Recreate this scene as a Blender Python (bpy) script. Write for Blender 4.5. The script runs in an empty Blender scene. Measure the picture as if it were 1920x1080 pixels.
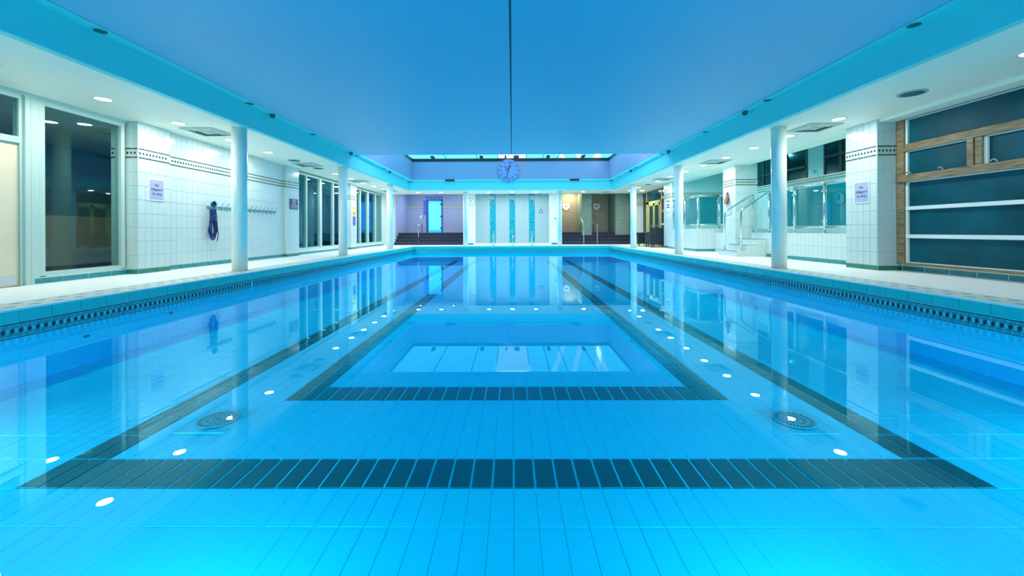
import bpy, bmesh, math, random
from mathutils import Vector, Matrix
random.seed(7)
C = bpy.context.scene.collection
sc = bpy.context.scene
PI = math.pi

# ------------------------------------------------------------------ camera, world, exposure
cam = bpy.data.cameras.new('camera'); cam_o = bpy.data.objects.new('camera', cam); C.objects.link(cam_o)
cam.sensor_width = 36; cam.lens = 751/1920*36; cam.clip_start = .05; cam.clip_end = 200
cam.shift_x = .0022; cam.shift_y = -107/1920
cam_o.matrix_world = (Matrix.Translation((0, 0, .945)) @ Matrix.Rotation(.0065, 4, 'Z') @
                      Matrix.Rotation(PI/2, 4, 'X') @ Matrix.Rotation(-.0043, 4, 'Z'))
sc.camera = cam_o
w = bpy.data.worlds.new('night'); sc.world = w; w.use_nodes = True
w.node_tree.nodes['Background'].inputs[0].default_value = (.02, .12, .2, 1)
w.node_tree.nodes['Background'].inputs[1].default_value = .5
sc.view_settings.view_transform = 'Standard'; sc.view_settings.look = 'None'
sc.view_settings.exposure = 0.0; sc.view_settings.gamma = 1
sc.view_settings.use_curve_mapping = False
cy = sc.cycles
cy.max_bounces = 12; cy.diffuse_bounces = 7; cy.glossy_bounces = 5; cy.transmission_bounces = 8; cy.transparent_max_bounces = 12
cy.sample_clamp_indirect = 8.0; cy.use_denoising = True

LAMP_W = 18.0           # one ceiling downlight
POOL_W = 44.0           # one added underwater lamp

# ------------------------------------------------------------------ layout (metres)
XL, XR = -4.56, 4.53            # pool sides
YN, YF = .40, 18.6              # pool ends
DZ = .25                        # deck height over the water
PD = .46                        # water depth
SZ = 2.80                       # soffit over the decks
CZ = 3.19                       # main ceiling
FL, FR = -4.66, 4.51            # fascia
GL, GR = -4.47, 4.32            # main ceiling edges
CE = 11.76                      # far edge of the main ceiling
WY = 17.9                       # far wall of the skylight well
WZ = 4.16                       # top of the well

# ------------------------------------------------------------------ materials
def mat(name, col, rough=.5, metal=0, spec=.5, emit=None, es=0, coat=0, noise=0, nscale=8, bump=0, bscale=60):
    m = bpy.data.materials.new(name); m.use_nodes = True
    nt = m.node_tree; b = nt.nodes['Principled BSDF']
    b.inputs['Base Color'].default_value = (*col, 1); b.inputs['Roughness'].default_value = rough
    b.inputs['Metallic'].default_value = metal; b.inputs['Specular IOR Level'].default_value = spec
    b.inputs['Coat Weight'].default_value = coat
    if emit: b.inputs['Emission Color'].default_value = (*emit, 1); b.inputs['Emission Strength'].default_value = es
    tc = None
    if noise or bump:
        tc = nt.nodes.new('ShaderNodeTexCoord')
    if noise:
        n = nt.nodes.new('ShaderNodeTexNoise'); n.inputs['Scale'].default_value = nscale; n.inputs['Detail'].default_value = 4
        nt.links.new(tc.outputs['Object'], n.inputs['Vector'])
        r = nt.nodes.new('ShaderNodeValToRGB')
        r.color_ramp.elements[0].position = .3; r.color_ramp.elements[1].position = .7
        r.color_ramp.elements[0].color = (*[c*(1-noise) for c in col], 1)
        r.color_ramp.elements[1].color = (*[min(1, c*(1+noise)) for c in col], 1)
        nt.links.new(n.outputs['Fac'], r.inputs['Fac']); nt.links.new(r.outputs['Color'], b.inputs['Base Color'])
    if bump:
        n = nt.nodes.new('ShaderNodeTexNoise'); n.inputs['Scale'].default_value = bscale
        nt.links.new(tc.outputs['Object'], n.inputs['Vector'])
        bp = nt.nodes.new('ShaderNodeBump'); bp.inputs['Strength'].default_value = bump; bp.inputs['Distance'].default_value = .01
        nt.links.new(n.outputs['Fac'], bp.inputs['Height']); nt.links.new(bp.outputs['Normal'], b.inputs['Normal'])
    return m
def wood(name, c1, c2):
    m = mat(name, c1, .45); nt = m.node_tree; b = nt.nodes['Principled BSDF']
    tc = nt.nodes.new('ShaderNodeTexCoord'); mp = nt.nodes.new('ShaderNodeMapping'); mp.inputs['Scale'].default_value = (14, 1.2, 14)
    n = nt.nodes.new('ShaderNodeTexNoise'); n.inputs['Scale'].default_value = 4; n.inputs['Detail'].default_value = 6
    r = nt.nodes.new('ShaderNodeValToRGB'); r.color_ramp.elements[0].color = (*c1, 1); r.color_ramp.elements[1].color = (*c2, 1)
    r.color_ramp.elements[0].position = .35; r.color_ramp.elements[1].position = .68
    nt.links.new(tc.outputs['Object'], mp.inputs[0]); nt.links.new(mp.outputs[0], n.inputs['Vector'])
    nt.links.new(n.outputs['Fac'], r.inputs[0]); nt.links.new(r.outputs[0], b.inputs['Base Color'])
    return m
def glass(name, tint, refl=(1, 1, 1), refl_rough=.0, ior=1.45, alpha=1.0, body=(0, 0, 0)):
    """clear pane: transmits (tinted) and reflects by Fresnel; alpha<1 mixes in a diffuse body"""
    m = bpy.data.materials.new(name); m.use_nodes = True; nt = m.node_tree; nt.nodes.clear()
    out = nt.nodes.new('ShaderNodeOutputMaterial'); tr = nt.nodes.new('ShaderNodeBsdfTransparent'); tr.inputs[0].default_value = (*tint, 1)
    gl = nt.nodes.new('ShaderNodeBsdfGlossy'); gl.inputs['Roughness'].default_value = refl_rough; gl.inputs[0].default_value = (*refl, 1)
    fr = nt.nodes.new('ShaderNodeFresnel'); ge = nt.nodes.new('ShaderNodeNewGeometry'); mr = nt.nodes.new('ShaderNodeMapRange')
    mr.inputs[3].default_value = ior; mr.inputs[4].default_value = 1/ior
    nt.links.new(ge.outputs['Backfacing'], mr.inputs[0]); nt.links.new(mr.outputs[0], fr.inputs[0])
    mx = nt.nodes.new('ShaderNodeMixShader')
    base = tr
    if alpha < 1:
        df = nt.nodes.new('ShaderNodeBsdfDiffuse'); df.inputs[0].default_value = (*body, 1)
        m2 = nt.nodes.new('ShaderNodeMixShader'); m2.inputs[0].default_value = 1-alpha
        nt.links.new(tr.outputs[0], m2.inputs[1]); nt.links.new(df.outputs[0], m2.inputs[2]); base = m2
    nt.links.new(fr.outputs[0], mx.inputs[0]); nt.links.new(base.outputs[0], mx.inputs[1]); nt.links.new(gl.outputs[0], mx.inputs[2])
    nt.links.new(mx.outputs[0], out.inputs[0]); return m
def water_mat():
    """clear water: light passes through its surface, Fresnel reflection for water on both sides, blue-green absorption inside"""
    m = bpy.data.materials.new('water'); m.use_nodes = True; nt = m.node_tree; nt.nodes.clear()
    out = nt.nodes.new('ShaderNodeOutputMaterial'); tr = nt.nodes.new('ShaderNodeBsdfTransparent'); gl = nt.nodes.new('ShaderNodeBsdfGlossy')
    gl.inputs['Roughness'].default_value = 0; gl.inputs[0].default_value = (.45, .88, 1, 1)
    ge = nt.nodes.new('ShaderNodeNewGeometry'); mr = nt.nodes.new('ShaderNodeMapRange')
    mr.inputs[3].default_value = 1.333; mr.inputs[4].default_value = 1/1.333
    fr = nt.nodes.new('ShaderNodeFresnel'); mx = nt.nodes.new('ShaderNodeMixShader')
    nt.links.new(ge.outputs['Backfacing'], mr.inputs[0]); nt.links.new(mr.outputs[0], fr.inputs[0])
    nt.links.new(fr.outputs[0], mx.inputs[0]); nt.links.new(tr.outputs[0], mx.inputs[1]); nt.links.new(gl.outputs[0], mx.inputs[2])
    nt.links.new(mx.outputs[0], out.inputs['Surface'])
    v = nt.nodes.new('ShaderNodeVolumeAbsorption'); v.inputs[0].default_value = (.0, .90, 1, 1); v.inputs['Density'].default_value = 1.0
    nt.links.new(v.outputs[0], out.inputs['Volume'])
    return m
M = dict(
    soffit=mat('soffit_paint', (.95, .95, .82), .55, bump=.05, bscale=25),
    ceil=mat('ceiling_paint', (.19, .53, .74), .5, bump=.04, bscale=20),
    fascia=mat('fascia_paint', (.15, .79, .80), .5),
    well=mat('well_paint', (.32, .36, .54), .5),
    dark=mat('shadow_gap', (.01, .04, .07), .6),
    tile=mat('white_tile', (.63, .74, .725), .18, noise=.02, nscale=2),
    grout=mat('wall_grout', (.54, .70, .71), .8),
    skirt=mat('teal_tile', (.02, .30, .33), .25, noise=.25, nscale=14),
    green=mat('green_tile', (.03, .24, .17), .3),
    band=mat('beige_band_tile', (.62, .70, .60), .3),
    navyt=mat('dark_teal_tile', (.005, .075, .10), .25),
    deck=mat('deck_tile', (.86, .88, .85), .45, noise=.03, nscale=6),
    deckb=mat('beige_deck_tile', (.66, .70, .64), .45, noise=.06, nscale=5),
    deckg=mat('green_deck_mosaic', (.10, .45, .42), .4),
    nose=mat('white_nosing', (.93, .95, .93), .35),
    cope=mat('aqua_coping_tile', (.01, .62, .60), .2, noise=.05, nscale=3),
    copeg=mat('aqua_band_tile', (.04, .36, .36), .25, noise=.15, nscale=10),
    copel=mat('pale_aqua_band_tile', (.05, .45, .55), .25),
    navy=mat('navy_mosaic', (.005, .04, .10), .2),
    pgrout=mat('pool_grout', (.10, .92, .96), .7),
    ptile=mat('pool_tile', (.02, .84, .98), .4, noise=.015, nscale=1.5),
    lane=mat('lane_tile', (.001, .10, .105), .4, noise=.1, nscale=3),
    column=mat('column_paint', (.90, .95, .90), .25, coat=.3),
    frame=mat('pale_frame_paint', (.50, .66, .60), .4),
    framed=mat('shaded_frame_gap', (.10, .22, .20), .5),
    wframe=mat('white_frame_paint', (.85, .93, .92), .35),
    wood=wood('oiled_wood', (.16, .105, .05), (.40, .29, .16)),
    ywood=wood('yellow_wood', (.34, .33, .10), (.50, .48, .20)),
    dwood=wood('dark_wood', (.03, .03, .025), (.07, .05, .035)),
    obscure=mat('obscured_glass', (.0, .085, .115), .42, spec=.2, noise=.35, nscale=1.6, bump=.35, bscale=90),
    dkglass=mat('dark_window_glass', (.003, .035, .05), .12, spec=.5),
    steel=mat('polished_steel', (.62, .70, .72), .16, metal=1),
    black=mat('black_plastic', (.006, .010, .016), .45),
    iron=mat('grey_grille', (.03, .10, .11), .5),
    door=mat('cream_door', (.82, .70, .50), .45, noise=.03, nscale=2),
    kick=mat('brushed_kick_plate', (.62, .68, .68), .35, metal=.6),
    signw=mat('sign_white', (.86, .90, .94), .3),
    signv=mat('sign_lilac', (.42, .45, .66), .35),
    signn=mat('sign_navy', (.01, .02, .16), .35),
    signy=mat('sign_yellow', (.90, .75, .22), .4),
    signb=mat('sign_blue', (.14, .18, .75), .4),
    ink=mat('dark_ink', (.01, .02, .06), .5),
    inkw=mat('white_ink', (.9, .93, .95), .5),
    inkb=mat('blue_ink', (.10, .14, .40), .5),
    hose=mat('blue_rope', (.002, .03, .17), .5, bump=.6, bscale=120),
    strap=mat('black_strap', (.01, .012, .02), .5),
    step=mat('dark_step_tile', (.018, .02, .05), .35),
    stepe=mat('step_edge', (.07, .08, .16), .3),
    stone=mat('beige_stone_tile', (.42, .36, .25), .45, noise=.12, nscale=5),
    stoneg=mat('grey_green_stone_tile', (.20, .30, .24), .45, noise=.12, nscale=5),
    mosaic=mat('aqua_mosaic', (.0, .38, .50), .25, noise=.35, nscale=30),
    wicker=mat('dark_wicker', (.006, .018, .03), .5, bump=.8, bscale=150),
    clay=mat('terracotta_cloth', (.40, .16, .13), .7),
    office=mat('office_wall', (.80, .76, .60), .8), officef=mat('office_carpet', (.10, .10, .09), .9),
    officec=mat('office_ceiling_tile', (.55, .62, .60), .8), officeb=mat('office_blue_wall', (.20, .36, .42), .6),
    alcove=mat('lilac_tile', (.42, .47, .66), .3, noise=.02), 
    lamp=mat('lamp_diffuser', (1, 1, 1), .4, emit=(.95, 1, 1), es=8),
    ring=mat('lamp_ring', (.75, .85, .85), .3),
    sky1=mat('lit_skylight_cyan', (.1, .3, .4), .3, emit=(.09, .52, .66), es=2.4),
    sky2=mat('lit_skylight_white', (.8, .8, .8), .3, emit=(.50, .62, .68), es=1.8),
    steam=mat('steam_room_glass', (.05, .3, .5), .25, emit=(.02, .55, 1.0), es=.75),
    bluef=mat('blue_door_frame', (.01, .08, .45), .35),
    glass=glass('clear_glass', (.78, .90, .90), (.30, .72, .85)),
    aqua=glass('aqua_tinted_glass', (.12, .62, .68)),
    water=water_mat(),
)

# ------------------------------------------------------------------ mesh helpers
def bm_box(bm, x0, x1, y0, y1, z0, z1):
    v = [bm.verts.new(p) for p in ((x0,y0,z0),(x1,y0,z0),(x1,y1,z0),(x0,y1,z0),(x0,y0,z1),(x1,y0,z1),(x1,y1,z1),(x0,y1,z1))]
    for f in ((0,3,2,1),(4,5,6,7),(0,1,5,4),(1,2,6,5),(2,3,7,6),(3,0,4,7)): bm.faces.new([v[i] for i in f])
def finish(name, bm, m, parent=None, smooth=False, loc=None):
    me = bpy.data.meshes.new(name); bm.normal_update(); bm.to_mesh(me); bm.free()
    if isinstance(m, (list, tuple)):
        for k in m: me.materials.append(k)
    elif m: me.materials.append(m)
    if smooth:
        for p in me.polygons: p.use_smooth = True
    o = bpy.data.objects.new(name, me); C.objects.link(o)
    if parent: o.parent = parent
    if loc: o.location = loc
    return o
def box(name, x, y, z, m, parent=None, bevel=0):
    bm = bmesh.new(); bm_box(bm, *x, *y, *z)
    if bevel: bmesh.ops.bevel(bm, geom=bm.edges[:], offset=bevel, segments=2, affect='EDGES', profile=.7)
    return finish(name, bm, m, parent)
def boxes(name, L, m, parent=None):
    bm = bmesh.new()
    for b in L: bm_box(bm, *b)
    return finish(name, bm, m, parent)
def cyl(name, p0, p1, r, m, parent=None, seg=24, r2=None):
    bm = bmesh.new(); p0 = Vector(p0); p1 = Vector(p1); d = p1-p0
    bmesh.ops.create_cone(bm, cap_ends=True, segments=seg, radius1=r, radius2=r if r2 is None else r2, depth=d.length)
    bmesh.ops.transform(bm, verts=bm.verts, matrix=Matrix.Translation((p0+p1)/2) @ d.to_track_quat('Z', 'Y').to_matrix().to_4x4())
    o = finish(name, bm, m, parent)
    for p in o.data.polygons: p.use_smooth = len(p.vertices) == 4
    return o
def rounded(pts, rad, n=5):
    pts = [Vector(p) for p in pts]; out = [pts[0]]
    for a, b, c in zip(pts, pts[1:], pts[2:]):
        u = (a-b); v = (c-b); r = min(rad, u.length*.45, v.length*.45); s = b+u.normalized()*r; e = b+v.normalized()*r
        for i in range(n+1):
            t = i/n; out.append(s*(1-t)**2+b*2*t*(1-t)+e*t*t)
    out.append(pts[-1]); return out
def bm_tube(bm, pts, r, seg=10):
    pts = [Vector(p) for p in pts]; rings = []; t0 = (pts[1]-pts[0]).normalized()
    n = t0.orthogonal().normalized()
    for i, p in enumerate(pts):
        t = (pts[min(i+1, len(pts)-1)]-pts[max(i-1, 0)]).normalized()
        n = (n-t*n.dot(t)).normalized(); b = t.cross(n)
        rings.append([bm.verts.new(p+(n*math.cos(a)+b*math.sin(a))*r) for a in (2*PI*k/seg for k in range(seg))])
    for A, B in zip(rings, rings[1:]):
        for k in range(seg): bm.faces.new((A[k], A[(k+1) % seg], B[(k+1) % seg], B[k]))
    bm.faces.new(rings[0][::-1]); bm.faces.new(rings[-1])
def tube(name, pts, r, m, parent=None, rad=0, seg=10):
    bm = bmesh.new(); bm_tube(bm, rounded(pts, rad) if rad else pts, r, seg)
    o = finish(name, bm, m, parent, smooth=True); return o
def empty(name, loc=(0, 0, 0)):
    o = bpy.data.objects.new(name, None); C.objects.link(o); o.location = loc; o.empty_display_size = .1; return o
def tag(o, label, cat, group=None, kind=None):
    o['label'] = label; o['category'] = cat
    if group: o['group'] = group
    if kind: o['kind'] = kind
    return o
ORD = ['first', 'second', 'third', 'fourth', 'fifth', 'sixth', 'seventh', 'eighth', 'ninth', 'tenth', 'eleventh', 'twelfth', 'thirteenth', 'fourteenth', 'fifteenth', 'sixteenth']
def place(o, parent, loc):
    c = o.copy(); C.objects.link(c); c.parent = parent; c.location = loc; return c

def text(s, size, m, parent, loc, facing, name='lettering', align='CENTER', ext=.0008, sx=1):
    cu = bpy.data.curves.new(name, 'FONT'); cu.body = s; cu.size = size; cu.align_x = align; cu.align_y = 'CENTER'; cu.extrude = ext
    cu.resolution_u = 3; cu.materials.append(m); cu.space_line = 1.05
    t = bpy.data.objects.new(name, cu); C.objects.link(t); dg = bpy.context.evaluated_depsgraph_get()
    me = bpy.data.meshes.new_from_object(t.evaluated_get(dg)); bpy.data.objects.remove(t); bpy.data.curves.remove(cu)
    o = bpy.data.objects.new(name, me); C.objects.link(o); o.parent = parent; o.location = loc
    o.rotation_euler = (PI/2, 0, {'-y': 0, '+x': PI/2, '-x': -PI/2}[facing]); o.scale = (sx, 1, 1); return o

# tiles on a vertical plane.  P = lower start corner, u = horizontal unit vector, n = outward normal
def frame_m(P, u, n):
    u = Vector(u); n = Vector(n); z = Vector((0, 0, 1)); m = Matrix((u, z, n)).transposed().to_4x4(); m.translation = Vector(P); return m
TILE_CACHE = {}
def tile_mesh(wd, ht, m, th=.006, gap=.004, name='tile'):
    key = (round(wd, 4), round(ht, 4), m.name, th, gap)
    if key in TILE_CACHE: return TILE_CACHE[key]
    bm = bmesh.new(); g = gap/2; c = min(.0025, th*.5)
    x0, x1, y0, y1 = g, wd-g, g, ht-g
    lo = [bm.verts.new(p) for p in ((x0,y0,0),(x1,y0,0),(x1,y1,0),(x0,y1,0))]
    hi = [bm.verts.new(p) for p in ((x0+c,y0+c,th),(x1-c,y0+c,th),(x1-c,y1-c,th),(x0+c,y1-c,th))]
    bm.faces.new(hi)
    for k in range(4): bm.faces.new((lo[k], lo[(k+1) % 4], hi[(k+1) % 4], hi[k]))
    me = bpy.data.meshes.new(name); bm.normal_update(); bm.to_mesh(me); bm.free(); me.materials.append(m)
    TILE_CACHE[key] = me; return me
def cells(L, pitch, start=0.0):
    out = []; a = 0.0; b = start if start > 1e-6 else pitch
    while a < L-1e-6:
        b = min(b, L)
        if b-a > .02: out.append((a, b))
        a = b; b = a+pitch
    return out
LANE_GAP = 1
def tile_rect(parent, P, u, n, L, rows, pitch, m, name='tile', parts=True, gap=.004, th=.006, start=0.0):
    """rows: list of (z0, z1) relative to P"""
    F = frame_m(P, u, n)
    if parts:
        for z0, z1 in rows:
            for a, b in cells(L, pitch, start):
                o = bpy.data.objects.new(name, tile_mesh(b-a, z1-z0, m, th, gap, name)); C.objects.link(o); o.parent = parent
                o.matrix_local = F @ Matrix.Translation((a, z0, 0))
        return
    vs, fs = [], []
    for z0, z1 in rows:
        for a, b in cells(L, pitch, start):
            me = tile_mesh(b-a, z1-z0, m, th, gap, name); k = len(vs)
            vs += [F @ (v.co+Vector((a, z0, 0))) for v in me.vertices]; fs += [[i+k for i in p.vertices] for p in me.polygons]
    me = bpy.data.meshes.new(name); me.from_pydata(vs, [], fs); me.materials.append(m)
    o = bpy.data.objects.new(name, me); C.objects.link(o); o.parent = parent; o['kind'] = 'stuff'; return o
def diamond_prism(bm, F, cx, cy, hx, hy, th):
    lo = [bm.verts.new(F @ Vector((cx+a*hx, cy+b*hy, 0))) for a, b in ((-1,0),(0,-1),(1,0),(0,1))]
    hi = [bm.verts.new(F @ Vector((cx+a*hx, cy+b*hy, th))) for a, b in ((-1,0),(0,-1),(1,0),(0,1))]
    bm.faces.new(hi)
    for k in range(4): bm.faces.new((lo[k], lo[(k+1) % 4], hi[(k+1) % 4], hi[k]))
def wall_band(parent, P, u, n, L):
    """the decorative course 0.17 m high: beige ground, dashes above and below, a row of diamonds"""
    F = frame_m(P, u, n); bm = bmesh.new()
    def fb(a, b, z0, z1, th):
        lo = [bm.verts.new(F @ Vector(p)) for p in ((a,z0,0),(b,z0,0),(b,z1,0),(a,z1,0))]; hi = [bm.verts.new(F @ Vector(p)) for p in ((a,z0,th),(b,z0,th),(b,z1,th),(a,z1,th))]
        bm.faces.new(hi)
        for k in range(4): bm.faces.new((lo[k], lo[(k+1) % 4], hi[(k+1) % 4], hi[k]))
    fb(0, L, .0, .17, .006); g = finish('border_strip', bm, M['band'], parent)
    bm = bmesh.new()
    for a, b in cells(L, .125):
        fb(a+.004, b-.004, .004, .022, .009); fb(a+.004, b-.004, .148, .166, .009)
    k = int(L/.0625)
    for i in range(k): diamond_prism(bm, F, .03125+i*.0625, .085, .021, .024, .009)
    o = finish('mosaic_pattern', bm, M['navyt'], parent); o['kind'] = 'stuff'
ROWS_LO = [(.08+i*.2325, .08+(i+1)*.2325) for i in range(8)]      # above the skirting, relative to the deck
BAND_Z = .08+8*.2325                                             # 1.94 over the deck -> 2.19
ROWS_HI = [(BAND_Z+.17, BAND_Z+.17+.2325), (BAND_Z+.17+.2325, SZ-DZ)]
def tiled_face(parent, P, u, n, L, parts=True, skirt='skirt', start=0.0, band=True, m='tile', z0=None):
    P = Vector(P)
    tile_rect(parent, P, u, n, L, [(0, .08)], .345, M[skirt], 'skirting_tile', parts, gap=.008, th=.012)
    rows = ROWS_LO + ROWS_HI if band else ROWS_LO+[(BAND_Z, BAND_Z+.17)]+ROWS_HI
    tile_rect(parent, P, u, n, L, rows, .1245, M[m], 'wall_tile', parts, start=start)
    if band: wall_band(parent, P+Vector((0, 0, BAND_Z)), u, n, L)

# ------------------------------------------------------------------ pool basin
pool = tag(empty('swimming_pool'), 'long rectangular swimming pool lined with aqua tiles and dark lane lines', 'pool', kind='structure')
T = .3
boxes('basin_shell', [(XL-T, XR+T, YN-T, YF+T, -PD-.3, -PD), (XL-T, XL, YN-T, YF+T, -PD, DZ-.015), (XR, XR+T, YN-T, YF+T, -PD, DZ-.015),
                      (XL, XR, YF, YF+T, -PD, DZ-.015), (XL, XR, YN-T, YN, -PD, DZ-.015)], M['pgrout'], pool)
TP, RP, TC0, TY0 = .119, .2845, -.058, 2.179      # tile pitch across, along, centre, near lane line
lane_set = {}
def put_lane(i0, i1, j): 
    for i in range(i0, i1): lane_set[(i, j)] = 1
# tile columns counted from the centre line minus half a tile: outer rectangle 45 wide, inner 31 wide
nrow = int((YF-TY0)/RP)
for i in range(45): lane_set[(i, 0)] = 1
for j in range(1, nrow+1):
    for i in (0, 1, 43, 44): lane_set[(i, j)] = 1
for i in range(7, 38): lane_set[(i, 4)] = 1
for j in range(5, nrow+1):
    for i in (7, 8, 36, 37): lane_set[(i, j)] = 1
X0 = TC0-22.5*TP
floor_cells = []
i_lo = int(math.floor((XL-X0)/TP)); i_hi = int(math.ceil((XR-X0)/TP)); j_lo = int(math.floor((YN-TY0)/RP)); j_hi = nrow+1
DR = [(-2.20, 2.975), (2.06, 2.955)]           # drain centres
for j in range(j_lo, j_hi+1):
    for i in range(i_lo, i_hi):
        x0, x1 = max(X0+i*TP, XL), min(X0+(i+1)*TP, XR); y0, y1 = max(TY0+j*RP, YN), min(TY0+(j+1)*RP, YF)
        if x1-x0 < .02 or y1-y0 < .02: continue
        if any(abs((x0+x1)/2-a) < .19 and abs((y0+y1)/2-b) < .19 for a, b in DR): continue
        floor_cells.append((x0, x1, y0, y1, (i, j) in lane_set))
def floor_tile(name, c, m, gap, th):
    me = tile_mesh(c[1]-c[0], c[3]-c[2], m, th, gap, name); o = bpy.data.objects.new(name, me); C.objects.link(o); o.parent = pool
    o.location = (c[0], c[2], -PD); return o
def in_view(c):
    x, y = (c[0]+c[1])/2, (c[2]+c[3])/2; return y > 1.35 and abs(x) < y*1.35+.2
for lane, name, m, gap, th in ((True, 'lane_tile', M['lane'], .013, .005), (False, 'floor_tile', M['ptile'], .0028, .003)):
    L = [c for c in floor_cells if c[4] == lane]
    L.sort(key=lambda c: (not in_view(c), math.hypot((c[0]+c[1])/2, (c[2]+c[3])/2)))
    for c in L[:298]: floor_tile(name, c, m, gap, th)
    vs, fs = [], []
    for c in L[298:]:
        me = tile_mesh(c[1]-c[0], c[3]-c[2], m, th, gap, name); k = len(vs); off = Vector((c[0], c[2], -PD))
        vs += [v.co+off for v in me.vertices]; fs += [[q+k for q in p.vertices] for p in me.polygons]
    me = bpy.data.meshes.new('far_'+name); me.from_pydata(vs, [], fs); me.materials.append(m)
    o = bpy.data.objects.new('far_'+name, me); C.objects.link(o); o.parent = pool; o['kind'] = 'stuff'
# pool sides: aqua course, dashes, diamond mosaic at the water line, plain tiles under water
def pool_side(P, u, n, L, near0, near1):
    """P at water level z=0; near0..near1 = stretch where each piece is its own object"""
    P = Vector(P); u = Vector(u)
    spans = [(0, near0, False), (near0, near1, True), (near1, L, False)]
    for a, b, parts in spans:
        if b-a < .01: continue
        Q = P+u*a; F = frame_m(Q, u, n)
        tile_rect(pool, Q, u, n, b-a, [(.125, .235)], .265, M['cope'], 'coping_tile', parts, gap=.003, th=.008)
        tile_rect(pool, Q, u, n, b-a, [(.104, .122)], .1325, M['navy'], 'dash_tile', parts, gap=.006, th=.008)
        tile_rect(pool, Q, u, n, b-a, [(-.024, -.006)], .1325, M['navy'], 'dash_tile', False, gap=.006, th=.008)
        bm = bmesh.new(); nt_ = int(round((b-a)/.06625)); hh = .049
        # triangles above and below the lozenges
        for k in range(nt_):
            xx = k*.06625
            for tri in (((xx+.004, .101), (xx+.0625, .101), (xx+.033, .101-.042)), ((xx-.029, -.001), (xx+.029, -.001), (xx, .041))):
                t = [bm.verts.new(F @ Vector((max(0, min(b-a, p[0])), p[1], .005))) for p in tri]; bm.faces.new(t if k >= 0 else t[::-1])
        o = finish('green_triangle', bm, M['copeg'], pool); o['kind'] = 'stuff'
        bm = bmesh.new()
        for k in range(nt_): diamond_prism(bm, F, k*.06625, .075, .014, .021, .006); diamond_prism(bm, F, k*.06625+.033, .026, .014, .021, .006)
        o = finish('aqua_lozenge', bm, M['copel'], pool); o['kind'] = 'stuff'
        if parts:
            bm = bmesh.new(); diamond_prism(bm, Matrix(), 0, 0, .0165, .0245, .009)
            me = bpy.data.meshes.new('diamond_tile'); bm.normal_update(); bm.to_mesh(me); bm.free(); me.materials.append(M['navy'])
            for k in range(nt_):
                o = bpy.data.objects.new('diamond_tile', me); C.objects.link(o); o.parent = pool; o.matrix_local = F @ Matrix.Translation((k*.06625+.0165, .050, 0))
        else:
            bm = bmesh.new()
            for k in range(nt_): diamond_prism(bm, F, k*.06625+.0165, .050, .0165, .0245, .009)
            o = finish('far_diamond_tile', bm, M['navy'], pool); o['kind'] = 'stuff'
    tile_rect(pool, P, u, n, L, [(-PD, -.39), (-.39, -.21), (-.21, -.03)], .25, M['ptile'], 'underwater_tile', False, gap=.003, th=.003)
pool_side((XL, YN, 0), (0, 1, 0), (1, 0, 0), YF-YN, 3.0, 6.6)
pool_side((XR, YF, 0), (0, -1, 0), (-1, 0, 0), YF-YN, YF-YN-6.6, YF-YN-3.0)
pool_side((XR, YN, 0), (-1, 0, 0), (0, 1, 0), XR-XL, 0, 0)
pool_side((XL, YF, 0), (1, 0, 0), (0, -1, 0), XR-XL, 0, 0)
water = box('pool_water', (XL-.004, XR+.004), (YN-.004, YF+.004), (-PD-.004, 0), M['water'])
tag(water, 'still clear blue water filling the swimming pool', 'water', kind='stuff')
# floor drains
for (a, b), lab in zip(DR, ('left round slotted drain grating on the pool floor', 'right round slotted drain grating on the pool floor')):
    d = tag(empty('floor_drain', (a, b, -PD)), lab, 'drain', 'round drain gratings in the pool floor')
    box('surround', (-.19, .19), (-.19, .19), (-.001, .004), mat('drain_surround_'+lab[:4], (.03, .70, .82), .4), d)
    cyl('grating_base', (0, 0, .004), (0, 0, .008), .135, M['black'], d, 40)
    bm = bmesh.new(); seg = 36
    for r0, r1, k, wd in ((.088, .125, 32, .0045), (.045, .08, 20, .0042), (.012, .038, 10, .0035)):
        for i in range(k):
            t = 2*PI*(i+.5)/k; c, s = math.cos(t), math.sin(t)
            q = [(r0*c-wd*s, r0*s+wd*c), (r0*c+wd*s, r0*s-wd*c), (r1*c+wd*s, r1*s-wd*c), (r1*c-wd*s, r1*s+wd*c)]
            lo = [bm.verts.new((x, y, .008)) for x, y in q]; hi = [bm.verts.new((x, y, .013)) for x, y in q]
            bm.faces.new(hi)
            for m_ in range(4): bm.faces.new((lo[m_], lo[(m_+1) % 4], hi[(m_+1) % 4], hi[m_]))
    for r0, r1 in ((.080, .088), (.038, .045), (.125, .139)):
        n0 = 40; A = []
        for i in range(n0):
            t = 2*PI*i/n0; c, s = math.cos(t), math.sin(t); A.append([bm.verts.new((r*c, r*s, z)) for r, z in ((r0, .008), (r0, .014), (r1, .014), (r1, .008))])
        for i in range(n0):
            P_, Q_ = A[i], A[(i+1) % n0]
            for k in range(3): bm.faces.new((P_[k], Q_[k], Q_[k+1], P_[k+1]))
    finish('slotted_grille', bm, mat('grille_'+lab[:4], (.03, .42, .48), .35), d)
for (y, z), lab in zip(((4.25, -.16), (5.31, -.13)), ('nearer small dark round water inlet in the left pool wall', 'farther small dark round water inlet in the left pool wall')):
    o = cyl('water_inlet', (XL+.001, y, z), (XL+.012, y, z), .03, M['iron'], None, 20); o.location.z = z*.5; o.scale.z = .5; tag(o, lab, 'inlet', 'inlets in the left pool wall')

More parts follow.
